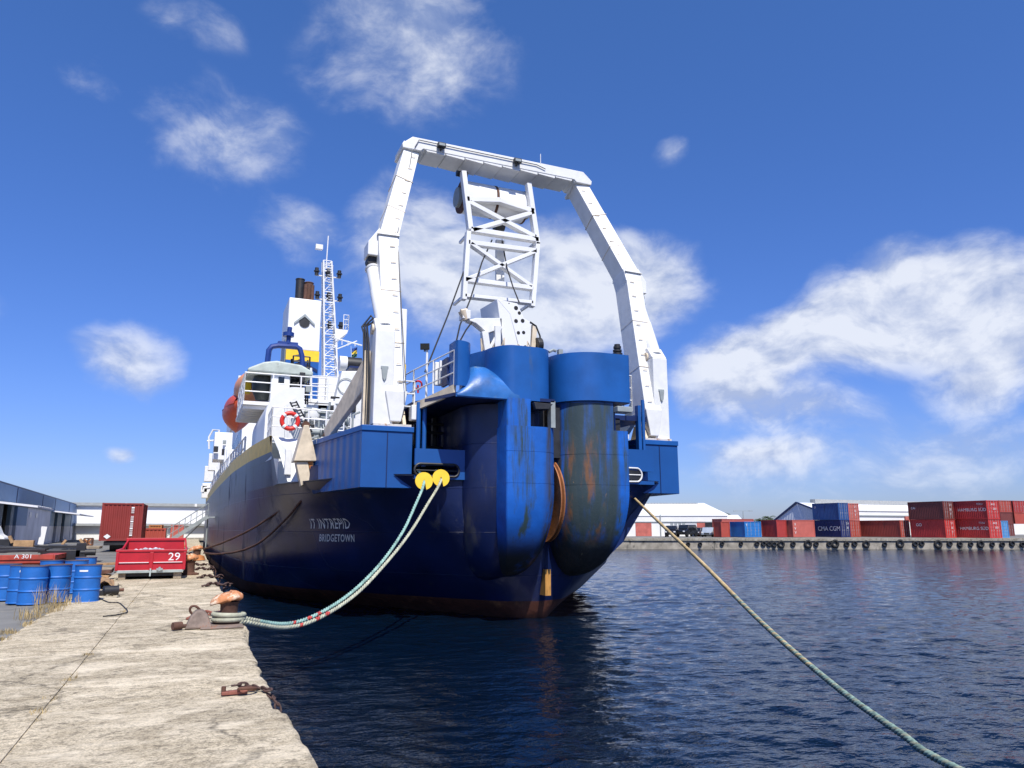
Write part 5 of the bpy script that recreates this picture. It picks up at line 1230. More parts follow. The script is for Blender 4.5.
# --- red skip with its number
m_skip = mat('red_skip_paint', (.42, .012, .022), .45, var=.16, vscale=2, stain=(.30, .07, .05), samt=.22, sscale=3)
m_skipg = mat('skip_pale_grey', (.42, .48, .46), .6, var=.2, vscale=3, stain=(.2, .15, .1), samt=.35)
def skip():
    Y = 26.5; xl, xr = at(115, 560, Y=Y).x, at(186.5, 560, Y=Y).x; zt = at(150, 549.5, Y=Y).z; zm = at(150, 570, Y=Y).z; zb = GZ + .18
    o = empty('skip', ((xl + xr) / 2, Y, GZ), 'red and grey waste skip painted with the number 29 standing on the quay', 'skip')
    y1 = Y + 2.6; z2 = at(150, 538, Y=y1).z
    mb = MB(); t = .05
    mb.box(xl + .04, xr - .04, Y, Y + t, zm, zt - .05); mb.box(xl + .02, xl + .07, Y + t, y1, zm, zt - .05); mb.box(xr - .07, xr - .02, Y + t, y1, zm, zt - .05); mb.box(xl + .12, xr - .12, y1, y1 + .05, zm, z2 - .04)
    mb.prism([(xl + .02, Y + 1.6, zt - .05), (xl + .02, y1, zt - .05), (xl + .12, y1, z2 - .04)], (.05, 0, 0)); mb.prism([(xr - .07, Y + 1.6, zt - .05), (xr - .07, y1, zt - .05), (xr - .12, y1, z2 - .04)], (.05, 0, 0))
    mb.build('skip_body', m_skip, o)
    MB().box(xl, xr, Y - .03, Y + .06, zt - .07, zt).box(xl, xl + .08, Y + .06, y1, zt - .07, zt).box(xr - .08, xr, Y + .06, y1, zt - .07, zt).box(xl + .08, xr - .08, y1 - .04, y1 + .1, z2 - .09, z2).build('top_rail', m_skip, o, bevel=.01)
    xm = (xl + xr) / 2
    for u0, u1 in ((xl + .02, xl + .1), (xr - .1, xr - .02), (xm - .05, xm + .05)): MB().box(u0, u1, Y - .037, Y, zm, zt - .08).build('upright_rib', m_skip, o, bevel=.008)
    mb = MB()
    for a, b in ((xl + .1, xm - .05), (xm + .05, xr - .1)): mb.prism([(a, Y, zm + .20), (a, Y - .035, zm + .22), (a, Y - .035, zm + .25), (a, Y, zm + .27)], (b - a, 0, 0))
    mb.build('side_rib', m_skip, o)
    mb = MB()
    for a, b in ((xl + .12, xm - .07), (xm + .07, xr - .12)): mb.box(a, b, Y - .040, Y - .035, zm + .225, zm + .245)
    mb.build('worn_rib_edge', m_whitec, o)
    mb = MB(); mb.prism([(xl + .03, Y - .02, zm), (xr - .03, Y - .02, zm), (xr - .10, Y + .0, zb + .02), (xl + .10, Y + .0, zb + .02)], (0, 2.6, 0)); mb.build('lower_band', m_skipg, o, bevel=.01)
    MB().box(xm - .02, xm + .02, Y - .06, Y - .02, zb - .08, zm + .05).build('latch_bar', m_skipg, o); MB().box(xm + .17, xm + .35, Y - .08, Y - .02, zb + .1, zb + .16).box(xm + .23, xm + .29, Y - .09, Y - .02, zb + .08, zb + .2).build('latch', m_grey, o)
    MB().box(xl + .12, xl + .32, Y + .1, Y + 2.4, GZ + .005, zb + .01).box(xr - .35, xr - .12, Y + .1, Y + 2.4, GZ + .005, zb + .01).build('timber_bearer', m_woodg, o)
    MB().box(xl + .3, xr - .3, Y + .2, Y + 2.3, GZ + .09, zb + .01).build('underframe', m_dark, o)
    text('number', '29', .34, m_whitec, o, lambda u, v: (xr - .55 + u, Y - .004, zt - .34 + v), sx=1.08)
    mb = MB()
    for i in range(7): mb.lathe([(.01, -.06), (.09, -.03), (.1, .02), (.01, .06)], (xl + .55 + i * .13 + rnd.uniform(-.03, .03), Y + .3 + rnd.uniform(0, .5), zt - .02 + rnd.uniform(-.04, .02)), 7)
    tag(mb.build('rubbish', mat('pale_plastic_rubbish', (.5, .52, .55), .5, var=.4, vscale=8)), 'pale plastic rubbish heaped inside the red skip', 'rubbish', kind='stuff')
m_woodg = mat('grey_timber', (.30, .24, .17), .85, var=.35, vscale=4, bump=.01, bscale=30)
m_wood = mat('brown_timber', (.36, .22, .11), .85, var=.35, vscale=4, bump=.01, bscale=30)
skip()
# --- shipping containers
def cont_mat(name, c, x=.12): return mat(name, c, .55, var=x, vscale=.8, stain=(c[0] * .4 + .03, c[1] * .4 + .02, c[2] * .4 + .015), samt=.25, sscale=1.0, sstretch=(1, 1, .3))
def container(x, y, z, Lx, Ly, H, m, label, group=None, logo=None, doors=True, name='shipping_container'):
    """axis aligned box, door end facing -Y, corrugated sides, with corner castings, rails, door bars"""
    o = empty(name, (x + Lx / 2, y, z), label, 'container', group); e = .04
    per = .28; mb = MB()
    def corr(p0, p1, nrm, d=.035):
        """one corrugated sheet from p0 to p1 (plan) facing nrm"""
        p0 = Vector((*p0, 0)); p1 = Vector((*p1, 0)); n = max(4, round((p1 - p0).length / per)); nrm = Vector((*nrm, 0)); q = []
        for i in range(n):
            for f, k in ((0, 0), (.28, 0), (.5, 1), (.78, 1)): q.append(p0.lerp(p1, (i + f) / n) - nrm * d * k)
        q.append(p1)
        vs = [(a.x, a.y, z + .16) for a in q] + [(a.x, a.y, z + H - .1) for a in q]; n_ = len(q)
        mb.add(vs, [(i, i + 1, n_ + i + 1, n_ + i) for i in range(n_ - 1)])
    corr((x + e, y + .08), (x + e, y + Ly - .05), (-1, 0)); corr((x + Lx - e, y + .08), (x + Lx - e, y + Ly - .05), (1, 0)); corr((x + .06, y + Ly - e), (x + Lx - .06, y + Ly - e), (0, 1))
    if not doors: corr((x + .08, y + e), (x + Lx - .08, y + e), (0, -1))
    mb.add([(x + .03, y + .03, z + H - .03), (x + Lx - .03, y + .03, z + H - .03), (x + Lx - .03, y + Ly - .03, z + H - .03), (x + .03, y + Ly - .03, z + H - .03)], [(0, 1, 2, 3)])
    mb.add([(x + .03, y + .03, z + .1), (x + Lx - .03, y + .03, z + .1), (x + Lx - .03, y + Ly - .03, z + .1), (x + .03, y + Ly - .03, z + .1)], [(0, 1, 2, 3)])
    mb.build('side_walls', m, o)
    fr = MB(); s = .11
    for a in (x, x + Lx - s):
        for b in (y, y + Ly - s): fr.box(a, a + s, b, b + s, z, z + H)
        fr.box(a + .002, a + s - .03, y + s, y + Ly - s, z + .01, z + .16).box(a + .002, a + s - .05, y + s, y + Ly - s, z + H - .11, z + H - .01)
    for b in (y, y + Ly - s): fr.box(x + s, x + Lx - s, b + .002, b + s - .02, z + .01, z + .16).box(x + s, x + Lx - s, b + .002, b + s - .02, z + H - .11, z + H - .01)
    fr.build('corner_frame', m, o)
    if doors:
        for k in (0, 1):
            a = x + s + (Lx - 2 * s) / 2 * k + .01; b = a + (Lx - 2 * s) / 2 - .02
            d = MB().box(a, b, y + .05, y + .09, z + .17, z + H - .12)
            for i in range(4): d.box(a + .06, b - .06, y + .03, y + .05, z + .3 + i * (H - .6) / 4, z + .3 + (i + .62) * (H - .6) / 4)
            d = d.build('door', m, o)
            lb = MB()
            for f in (.28, .72): q = a + (b - a) * f; lb.cyl((q, y + .02, z + .1), (q, y + .02, z + H - .06), .022, n=6).box(q - .03, q + .14, y - .0, y + .03, z + 1.0, z + 1.06)
            lb.build('lock_bar', m_lock, d)
    if logo:
        for (s_, size, fy, fz, face) in logo:
            if face == 'W': text('lettering', s_, size, m_whitec, o, lambda u, v: (x - .012, y + Ly - fy - u, z + fz + v))
            else: text('lettering', s_, size, m_whitec, o, lambda u, v: (x + fy + u, y - .012, z + fz + v))
    return o
m_lock = mat('door_bar_grey', (.35, .33, .32), .5)
c_red = cont_mat('container_bright_red', (.46, .035, .03)); c_dk = cont_mat('container_dark_maroon', (.15, .035, .028)); c_rb = cont_mat('container_red_brown', (.36, .06, .04)); c_pk = cont_mat('container_faded_red', (.44, .11, .085))
c_bl = cont_mat('container_mid_blue', (.02, .16, .45)); c_nv = cont_mat('container_navy', (.010, .02, .10)); c_b2 = cont_mat('container_deep_blue', (.02, .07, .22)); c_lb = cont_mat('container_pale_blue', (.07, .24, .50)); c_mr = cont_mat('container_maroon', (.34, .035, .03)); c_or = cont_mat('container_ochre', (.42, .16, .05))
far = 'containers stacked on the far quay'; H = 2.55
ham = [('HAMBURG SÜD', .60, 1.75, 1.1, 'W'), ('TCKU', .34, 4.6, 1.95, 'W'), ('40 23', .34, .9, 1.9, 'S'), ('22G1', .34, 1.2, 1.3, 'S')]
dots = [('2 1', .4, 1.2, 1.9, 'S'), ('33', .4, 1.2, 1.25, 'S'), ('7', .4, 1.3, .6, 'S')]
P0 = at(989, HY, Y=69.45); container(100.17, 69.45, FZ + .01, 2.5, 6.0, H, c_red, 'lower bright red container with white lettering at the right end of the far quay', far, ham)
container(100.12, 69.40, FZ + .01 + H, 2.5, 6.05, H, c_red, 'upper bright red container with white lettering, topmost at the right end', far, ham)
container(97.45, 73.9, FZ + .01, 2.1, 5.6, H, c_red, 'lower plain red container left of the lettered red stack', far, [('GO', .6, 1.0, 1.6, 'W')] + dots)
container(97.40, 73.85, FZ + .01 + H, 2.1, 5.7, H, c_dk, 'dark maroon container on top of the plain red one', far, [('CAI', .45, .5, 1.5, 'W')] + dots)
container(96.7, 80.6, FZ + .01, 1.95, 10.9, 2.5, c_rb, 'long low red brown container at the middle of the far quay', far)
container(89.4, 84.85, FZ + .01, 1.9, 5.2, H, c_nv, 'dark navy lower container with white block lettering', far, [('CMA CGM', .95, .7, .95, 'W')] + dots[:2])
container(89.3, 84.9, FZ + .01 + H, 2.0, 5.2, H, c_b2, 'deep blue container on top of the navy one', far, [('U', .5, .4, 1.8, 'W')])
container(93.0, 86.5, FZ + .01 + H, 2.2, 6.0, H, c_pk, 'red brown upper container end showing right of the blue one', far, dots); container(93.0, 86.5, FZ + .01, 2.2, 6.0, H, c_rb, 'red brown container hidden low between navy one and long one', far)
container(82.8, 87.65, FZ + .01, 4.3, 3.4, H, c_pk, 'faded red container with three white marks left of the navy one', far, [('V', .55, .3, 1.7, 'S'), ('V', .55, .3, 1.1, 'S'), ('V', .55, .3, .5, 'S')], doors=False)
container(80.6, 88.6, FZ + .01, 1.9, 3.3, H, c_mr, 'small maroon container left of the faded red one', far, doors=False)
container(76.2, 90.5, FZ + .01, 3.1, 3.4, 2.3, c_bl, 'bright blue container standing alone among red ones', far, [('T', .5, .2, 1.6, 'S')]); 
container(73.5, 92.6, FZ + .01, 1.6, 1.8, 2.3, c_rb, 'small brown red container left of the bright blue one', far, doors=False); container(75.3, 94.6, FZ + .01, 6.2, 2.4, 2.75, c_pk, 'red container behind the bright blue one, only its top edge seen', far, doors=False)
p = at(1003, 537, z=FZ + .01); container(103.6, 70.6, FZ + .01, 2.3, 6, H - .2, c_lb, 'pale blue container behind the right of the lettered red stack', far, doors=True)
for i, (x, zz, m_, lab) in enumerate(((1002, 0, c_dk, 'lower dark container of the far stack at the right edge'), (1002, 1, c_dk, 'middle dark container of the far stack behind the red ones'), (1002, 2, c_rb, 'top maroon container of the far stack behind the red ones'), (1016, 1, c_rb, 'middle brown container at the extreme right edge'), (1016, 2, c_mr, 'top red brown container at the extreme right edge'))):
    q = at(x, HY, Y=88); container(q.x, 88, FZ + .01 + zz * H * .8, 3.2, 6, H * .8, m_, lab, far, doors=(i % 2 == 0))
# --- fender tyres hung along the far quay
def tyres():
    xs = [757, 763.5, 769, 774, 781, 793, 808, 816, 829, 835, 846.5, 854.5, 866, 884.5, 900, 915, 921.5, 938, 949.5, 959.5, 970.5, 980.5, 992, 1002, 1012, 1022, 688, 722, 741, 700, 1034, 1046]
    big = {781, 808, 835, 938, 980.5, 900, 866}
    a, b = FQ; proto_t = None; ch = None
    me = None
    for x in xs:
        P = atp(x, 542, (a.x, a.y), (b.x, b.y)); s = 1.25 if x in big else .85; s *= .88 * rnd.uniform(.92, 1.06)
        if x in (688, 700, 722, 741): s = .6
        nrm = FQn
        if me is None:
            t = MB().torus((0, 0, 0), .36, .15, (0, 1, 0), 22, 10).build('tyre_fender', m_black, None, smooth=True); me = t.data
            for k in range(0): pass
        else:
            t = bpy.data.objects.new('tyre_fender', me); col.objects.link(t)
        t.location = (P.x - nrm.x * .02, P.y - nrm.y * .02, FZ - .72 + rnd.uniform(-.08, .06)); t.scale = (s * .95, .9, s); t.rotation_euler = (0, rnd.uniform(-.2, .2), math.atan2(FQd.y, FQd.x))
        tag(t, 'black tyre hung as a fender on the face of the far quay', 'tyre', 'tyre fenders along the far quay')
tyres()
# --- far buildings
m_wwall = mat('white_warehouse_wall', (.74, .73, .70), .7, var=.06, vscale=.4, stain=(.5, .45, .38), samt=.12, sscale=.8)
m_wroof = mat('white_metal_roof', (.82, .82, .83), .45, var=.04, vscale=.3)
m_gwall = mat('grey_gable_cladding', (.52, .55, .62), .6, var=.06, corr=('XY', .7, .02))
m_reddoor = mat('faded_red_door', (.46, .12, .09), .65, var=.25, vscale=1.2, stain=(.55, .3, .25), samt=.3, sscale=2, sstretch=(1, 1, 1))
m_ridge = mat('grey_ridge_vent', (.33, .34, .33), .7)
def F(x, y, D):
    """point seen at a pixel at forward distance D from the viewpoint"""
    d = ray(x, y); return Vector((0, 0, CZ)) + d * (D / d.dot(_fh))
def shed1():
    D = 128; ux = _r; o = empty('warehouse', F(640, 539, D), 'long white warehouse with hipped white roof and red doors seen right of the ship\'s stern', 'warehouse')
    d = 38
    def fx(x): return F(x, HY, D)
    zt = F(700, 514.5, D).z; zr = F(700, 503, D + d / 2).z
    L0, L1 = fx(560), fx(728)
    off = _fh * d
    W_ = MB(); q = [Vector((L0.x, L0.y, FZ - .2)), Vector((L1.x, L1.y, FZ - .2))]; W_.prism([q[0], q[1], q[1] + off, q[0] + off], (0, 0, zt - FZ + .2)); W_.build('wall', m_wwall, o)
    z = Vector((0, 0, 1)); e = .12
    a = Vector((L0.x, L0.y, zt)) - _fh * e - _r * e; b = Vector((L1.x, L1.y, zt)) - _fh * e + _r * e; c = b + _fh * (d + 2 * e); dd = a + _fh * (d + 2 * e)
    r0 = Vector(F(560, 503, D + d / 2)); r1 = F(704, 503, D + d / 2); r0.z = r1.z = zr
    MB().add([a, b, c, dd, r0, r1, a - z * .25, b - z * .25, c - z * .25, dd - z * .25], [(0, 1, 5, 4), (1, 2, 5), (2, 3, 4, 5), (3, 0, 4), (6, 7, 1, 0), (7, 8, 2, 1), (8, 9, 3, 2), (9, 6, 0, 3), (9, 8, 7, 6)]).build('roof', m_wroof, o)
    mb = MB(); rr0, rr1 = F(628, 503, D + d / 2), F(696, 503, D + d / 2); rr0.z = rr1.z = zr
    n = 22
    for i in range(n): p = rr0.lerp(rr1, i / n); q_ = rr0.lerp(rr1, (i + .8) / n); mb.beam(p - z * .35 - _fh * 1.2, q_ - z * .35 - _fh * 1.2, 1.6, .6)
    mb.build('ridge_vent', m_ridge, o)
    def door(x0, x1, y0, name, m, dy=.05, y1=538.5):
        p, q_ = F(x0, HY, D) - _fh * dy, F(x1, HY, D) - _fh * dy; z1 = F(x0, y0, D).z; z0 = max(FZ, F(x0, y1, D).z)
        return MB().prism([Vector((p.x, p.y, z0)), Vector((q_.x, q_.y, z0)), Vector((q_.x, q_.y, z1)), Vector((p.x, p.y, z1))], _fh * .1).build(name, m, o)
    door(635.5, 651.5, 522.5, 'sliding_door', m_reddoor); door(697, 705, 521.5, 'sliding_door', m_reddoor); door(717, 725.5, 521.5, 'sliding_door', m_reddoor); door(705, 717, 522, 'dark_doorway', m_dark)
    for i in range(4): door(670.5 + i * 4, 673.2 + i * 4, 522.3, 'louvre', m_grey, y1=532)
    p, q_ = F(565, 522, D) - _fh * .07, F(728, 522, D) - _fh * .07; q_.z = p.z; MB().beam(p, q_, .1, .14).build('cornice_line', m_grey, o)
    p = F(660, 514, D) - _fh * .1; MB().beam(Vector((p.x, p.y, FZ)), Vector((p.x, p.y, zt)), .14, .1).build('downpipe', m_grey, o)
    # annex
    o2 = empty('annex_building', F(735, 539, D + 12), 'small white roofed shed joined to the right of the long white warehouse', 'shed')
    D2 = D + 14; a, b = F(718, HY, D2), F(744, HY, D2); zt2 = F(735, 523, D2).z
    MB().prism([Vector((a.x, a.y, FZ - .2)), Vector((b.x, b.y, FZ - .2)), Vector((b.x, b.y, FZ - .2)) + _fh * 12, Vector((a.x, a.y, FZ - .2)) + _fh * 12], (0, 0, zt2 - FZ + .2)).build('wall', m_wwall, o2)
    a, b = F(717, 523, D2 - .3), F(745.5, 523, D2 - .3); r0, r1 = F(717, 517, D2 + 6), F(738, 517, D2 + 6); a.z = b.z = zt2 + .02; r0.z = r1.z = zt2 + 1.6
    c, dd = b + _fh * 12.5, a + _fh * 12.5
    MB().add([a, b, c, dd, r0, r1], [(0, 1, 5, 4), (1, 2, 5), (2, 3, 4, 5), (3, 0, 4), (3, 2, 1, 0)]).build('roof', m_wroof, o2)
shed1()
def shed2():
    D = 138; o = empty('gabled_warehouse', F(800, 537, D), 'large warehouse with grey gable end and long white roof behind the far containers', 'warehouse')
    gl, gr, pk = F(777, 537, D + 6), F(816, 537, D - 4), F(797, 503, D + 1)
    gl.z = gr.z = FZ - .2; ze = F(816, 509.5, D - 4).z; zp = F(797, 503, D + 1).z; zl = F(777, 518, D + 6).z; zl = ze
    # long axis runs away to the right
    far_r = F(1040, 537, D - 4 + 30); ax = (far_r - gr); ax.z = 0
    gl2 = gl; 
    w = [gl, gr, Vector((gr.x, gr.y, ze)), Vector((pk.x, pk.y, zp)), Vector((gl.x, gl.y, F(777, 518, D + 6).z))]
    n = (gr - gl).normalized(); 
    w2 = [p + ax for p in w]
    MB().add(w, [(0, 1, 2, 3, 4)]).build('gable_wall', m_gwall, o)
    MB().add([w[1], w2[1], w2[2], w[2]], [(0, 1, 2, 3)]).add(w2, [(4, 3, 2, 1, 0)]).add([w[0], w2[0], w2[4], w[4]], [(0, 1, 2, 3)]).build('wall', m_wwall, o)
    z = Vector((0, 0, 1)); ovh = n * .15
    e1 = w[2] + ovh - z * .1; e2 = w2[2] + ovh - z * .1; l1 = w[4] - ovh - z * .5; l2 = w2[4] - ovh - z * .5
    gv = (gl - gr).cross(z).normalized() * 0; 
    MB().add([e1, e2, w2[3], w[3]], [(0, 1, 2, 3)]).add([l1, l2, w2[3] + z * .0, w[3]], [(0, 1, 2, 3)]).build('roof', m_wroof, o, solid=.15)
    MB().beam(w[3] + z * .1 - ax.normalized() * .15, w[2] + z * .05 + ovh - ax.normalized() * .15, .25, .25).beam(w[4] - ovh + z * -.4 - ax.normalized() * .15, w[3] + z * .1 - ax.normalized() * .15, .3, .3).build('verge_trim', m_navy, o)
    a = w[3].lerp(w2[3], .06) + z * .35; b = w2[3] + z * .35; MB().beam(a, b, 1.2, .8).build('ridge_vent', m_ridge, o)
    a = Vector((w[2].x, w[2].y, ze - 1.0)) - z * 0 + n * .1; MB().beam(a.lerp(a + ax, .1), a + ax, .15, .2).build('cornice_line', m_grey, o)
    p = F(905, 519, D + 2); MB().beam(Vector((p.x, p.y, F(905, 519, D).z)), Vector((p.x, p.y, F(905, 519, D).z)) + ax.normalized() * 10, .3, 1.0).build('red_panel', m_reddoor, o)
shed2()
# small crane arm and street lamps on the far shore
def lamp_post(x, ytop, D, label, arm=1):
    b = F(x, 538, D); o = empty('street_lamp', (b.x, b.y, FZ), label, 'street lamp'); zt = F(x, ytop, D).z
    MB().tube([(b.x, b.y, FZ), (b.x, b.y, zt)], [.12, .07], 8).build('pole', m_grey, o)
    MB().beam(Vector((b.x, b.y, zt)) - _r * 1.4, Vector((b.x, b.y, zt)) + _r * 1.4, .08, .08).beam(Vector((b.x, b.y, zt)) - _r * 1.9, Vector((b.x, b.y, zt)) - _r * 1.2, .25, .16).beam(Vector((b.x, b.y, zt)) + _r * 1.2, Vector((b.x, b.y, zt)) + _r * 1.9, .25, .16).build('lamp_arm', m_grey, o)
lamp_post(744.5, 511, 150, 'thin double headed lamp post right of the long white warehouse')
# far trees: palms and low bushes beyond the containers
def palm(x, yt, D, label, s=1.0):
    b = F(x, 537, D); zt = F(x, yt, D).z; o = empty('palm_tree', (b.x, b.y, FZ), label, 'palm tree', 'palms beyond the far containers')
    MB().tube([(b.x, b.y, FZ), (b.x + .2, b.y, (FZ + zt) / 2), (b.x + .1, b.y, zt - .5)], [.22, .17, .14], 8).build('trunk', m_woodg, o)
    mb = MB(); r_ = random.Random(int(x))
    for i in range(26):
        a = r_.uniform(0, 6.28); el = r_.uniform(-.3, 1.1); L_ = r_.uniform(1.6, 2.5) * s; d = Vector((math.cos(a), math.sin(a), 0)); sd = Vector((-d.y, d.x, 0)); pts = []
        for k in range(7):
            t = k / 6; pts.append(Vector((b.x + .1, b.y, zt - .5)) + d * L_ * t * math.cos(el * .6) + Vector((0, 0, L_ * (math.sin(el) * t - .75 * t * t))))
        for k in range(6):
            for sg in (-1, 1):
                for m_ in range(2):
                    p = pts[k].lerp(pts[k + 1], m_ / 2); t = (pts[k + 1] - pts[k]).normalized(); w = .5 * s * (1 - abs(k / 6 - .4)); q = p + sd * sg * w + t * .25 + Vector((0, 0, -.22 * w - r_.uniform(0, .1)))
                    mb.add([p, p + t * .14, q], [(0, 1, 2)])
    mb.build('crown', m_leaf, o)
def bush(x, yt, D, w, label):
    b = F(x, 537, D); zt = F(x, yt, D).z; o = empty('bushy_tree', (b.x, b.y, FZ), label, 'tree', 'low trees on the far shore'); r_ = random.Random(int(x * 3))
    MB().tube([(b.x, b.y, FZ), (b.x, b.y, zt - 1)], [.25, .12], 7).build('trunk', m_woodg, o); mb = MB()
    cl = [(r_.uniform(-w, w), r_.uniform(-1.5, 1.5), r_.uniform(-1.6, -.4)) for _ in range(14)]
    for i in range(900):
        c = r_.choice(cl); p = Vector((b.x, b.y, zt)) + _r * (c[0] + r_.gauss(0, .5)) + _fh * (c[1] + r_.gauss(0, .5)) + Vector((0, 0, c[2] + r_.gauss(0, .35)))
        u = Vector((r_.uniform(-1, 1), r_.uniform(-1, 1), r_.uniform(-1, 1))) * .22; v = Vector((r_.uniform(-1, 1), r_.uniform(-1, 1), r_.uniform(-1, 1))) * .22
        mb.add([p, p + u, p + v], [(0, 1, 2)])
    mb.build('crown', m_leaf, o)
m_leaf = mat('far_foliage', (.05, .075, .028), .8, var=.5, vscale=1.5)
palm(728, 512.5, 165, 'palm crown showing just over the shed roof'); palm(761, 518.5, 165, 'leftmost palm of the small group beyond the red containers'); palm(770, 516, 168, 'tallest palm just left of the grey gable'); palm(774, 519, 160, 'low palm tucked against the grey gable', .8)
for i, (x, y, w, lab) in enumerate(((747, 521, 3, 'low bushy tree left of the palms'), (756, 520, 3.5, 'low bushy tree beneath the leftmost palm'), (765, 520.5, 3, 'low bushy tree beneath the tallest palm'), (775, 521, 2.5, 'low bushy tree beside the grey gable'))): bush(x, y, 172, w, lab)
# cars on the far quay
def car(x, D, L_, Hh, m, label, th=75, suv=True):
    b = F(x, HY, D); o = empty('parked_car', (b.x, b.y, FZ), label, 'car', 'cars parked by the white warehouse'); w = .86
    U = _r * math.cos(R(th)) + _fh * math.sin(R(th)); V_ = _fh * math.cos(R(th)) - _r * math.sin(R(th))      # U: from nose to tail
    pr = [(-.5, .18), (-.5, .5), (-.46, .56), (-.28, .62), (-.18, .97), (.36, 1.0), (.47, .62), (.5, .55), (.5, .18)] if suv else [(-.5, .2), (-.5, .5), (-.3, .62), (-.14, .96), (.2, 1.0), (.36, .66), (.5, .6), (.5, .2)]
    P = lambda u, v, dd: Vector((b.x, b.y, FZ)) + U * (u * L_) + V_ * dd + Vector((0, 0, v * Hh))
    MB().prism([P(u, v, -w) for u, v in pr], V_ * (2 * w)).build('body', m, o, bevel=.1)
    for sd in (-1, 1):
        for gl in ([(-.22, .63), (-.15, .92), (.06, .94), (.06, .63)], [(.09, .63), (.09, .94), (.28, .93), (.36, .65)]): MB().prism([P(u, v, sd * (w + .006)) for u, v in gl], V_ * (.012 * sd)).build('window', m_glass, o)
    a, c = pr[3], pr[4]
    q = lambda t, dd: P(a[0] * (1 - t) + c[0] * t - .008, a[1] * (1 - t) + c[1] * t + .01, dd)
    MB().prism([q(.12, -w * .86), q(.12, w * .86), q(.9, w * .74), q(.9, -w * .74)], -U * .01).build('windscreen', m_glass, o)
    MB().prism([P(-.502, .26, -.4), P(-.502, .26, .4), P(-.502, .4, .4), P(-.502, .4, -.4)], -U * .02).build('grille', m_black, o)
    for u in (-.32, .32):
        for sd in (-1, 1):
            cc_ = P(u, 0, sd * (w - .1)) + Vector((0, 0, .34)); MB().cyl(cc_ - V_ * .12, cc_ + V_ * .12, .34, n=18).build('wheel', m_black, o, smooth=True, angle=30)
    for sd in (-1, 1): MB().prism([P(-.503, .40, sd * .5), P(-.503, .40, sd * .8), P(-.503, .5, sd * .8), P(-.503, .5, sd * .5)], -U * .03).build('headlight', m_whitec, o)
mc1 = mat('black_car_paint', (.012, .012, .015), .2, coat=.5); mc2 = mat('silver_car_paint', (.45, .5, .55), .3, metal=.4)
car(671.5, 118, 4.3, 1.75, mc1, 'black car, leftmost of those by the white warehouse', 72)
car(686.5, 119, 4.8, 1.9, mc1, 'biggest black off-roader in the middle of the parked cars', 52)
car(697.5, 126, 4.0, 1.45, mat('dark_grey_car_paint', (.03, .03, .035), .25, coat=.4), 'low dark car just behind the black off-roader', 60)
car(708.5, 119, 4.1, 1.5, mc2, 'silver car parked beside the red containers', 66, False)
# rubble bank at the left end of the far quay
def rubble():
    mb = MB(); r_ = random.Random(5)
    for i in range(420):
        x = r_.uniform(560, 652); p = F(x, HY, 106 + r_.uniform(-2.2, .5)); p.z = r_.uniform(.1, 1.25) * (.9); s = r_.uniform(.15, .5)
        vs = [p + Vector((r_.uniform(-s, s), r_.uniform(-s, s), r_.uniform(-s, s) * .7)) for _ in range(6)]
        mb.add(vs, [(0, 1, 2), (0, 2, 3), (0, 3, 4), (0, 4, 1), (5, 2, 1), (5, 3, 2), (5, 4, 3), (5, 1, 4)])
    tag(mb.build('rubble', m_conc2), 'pale broken rubble banked against the far quay right of the ship', 'rubble', kind='stuff')
rubble()
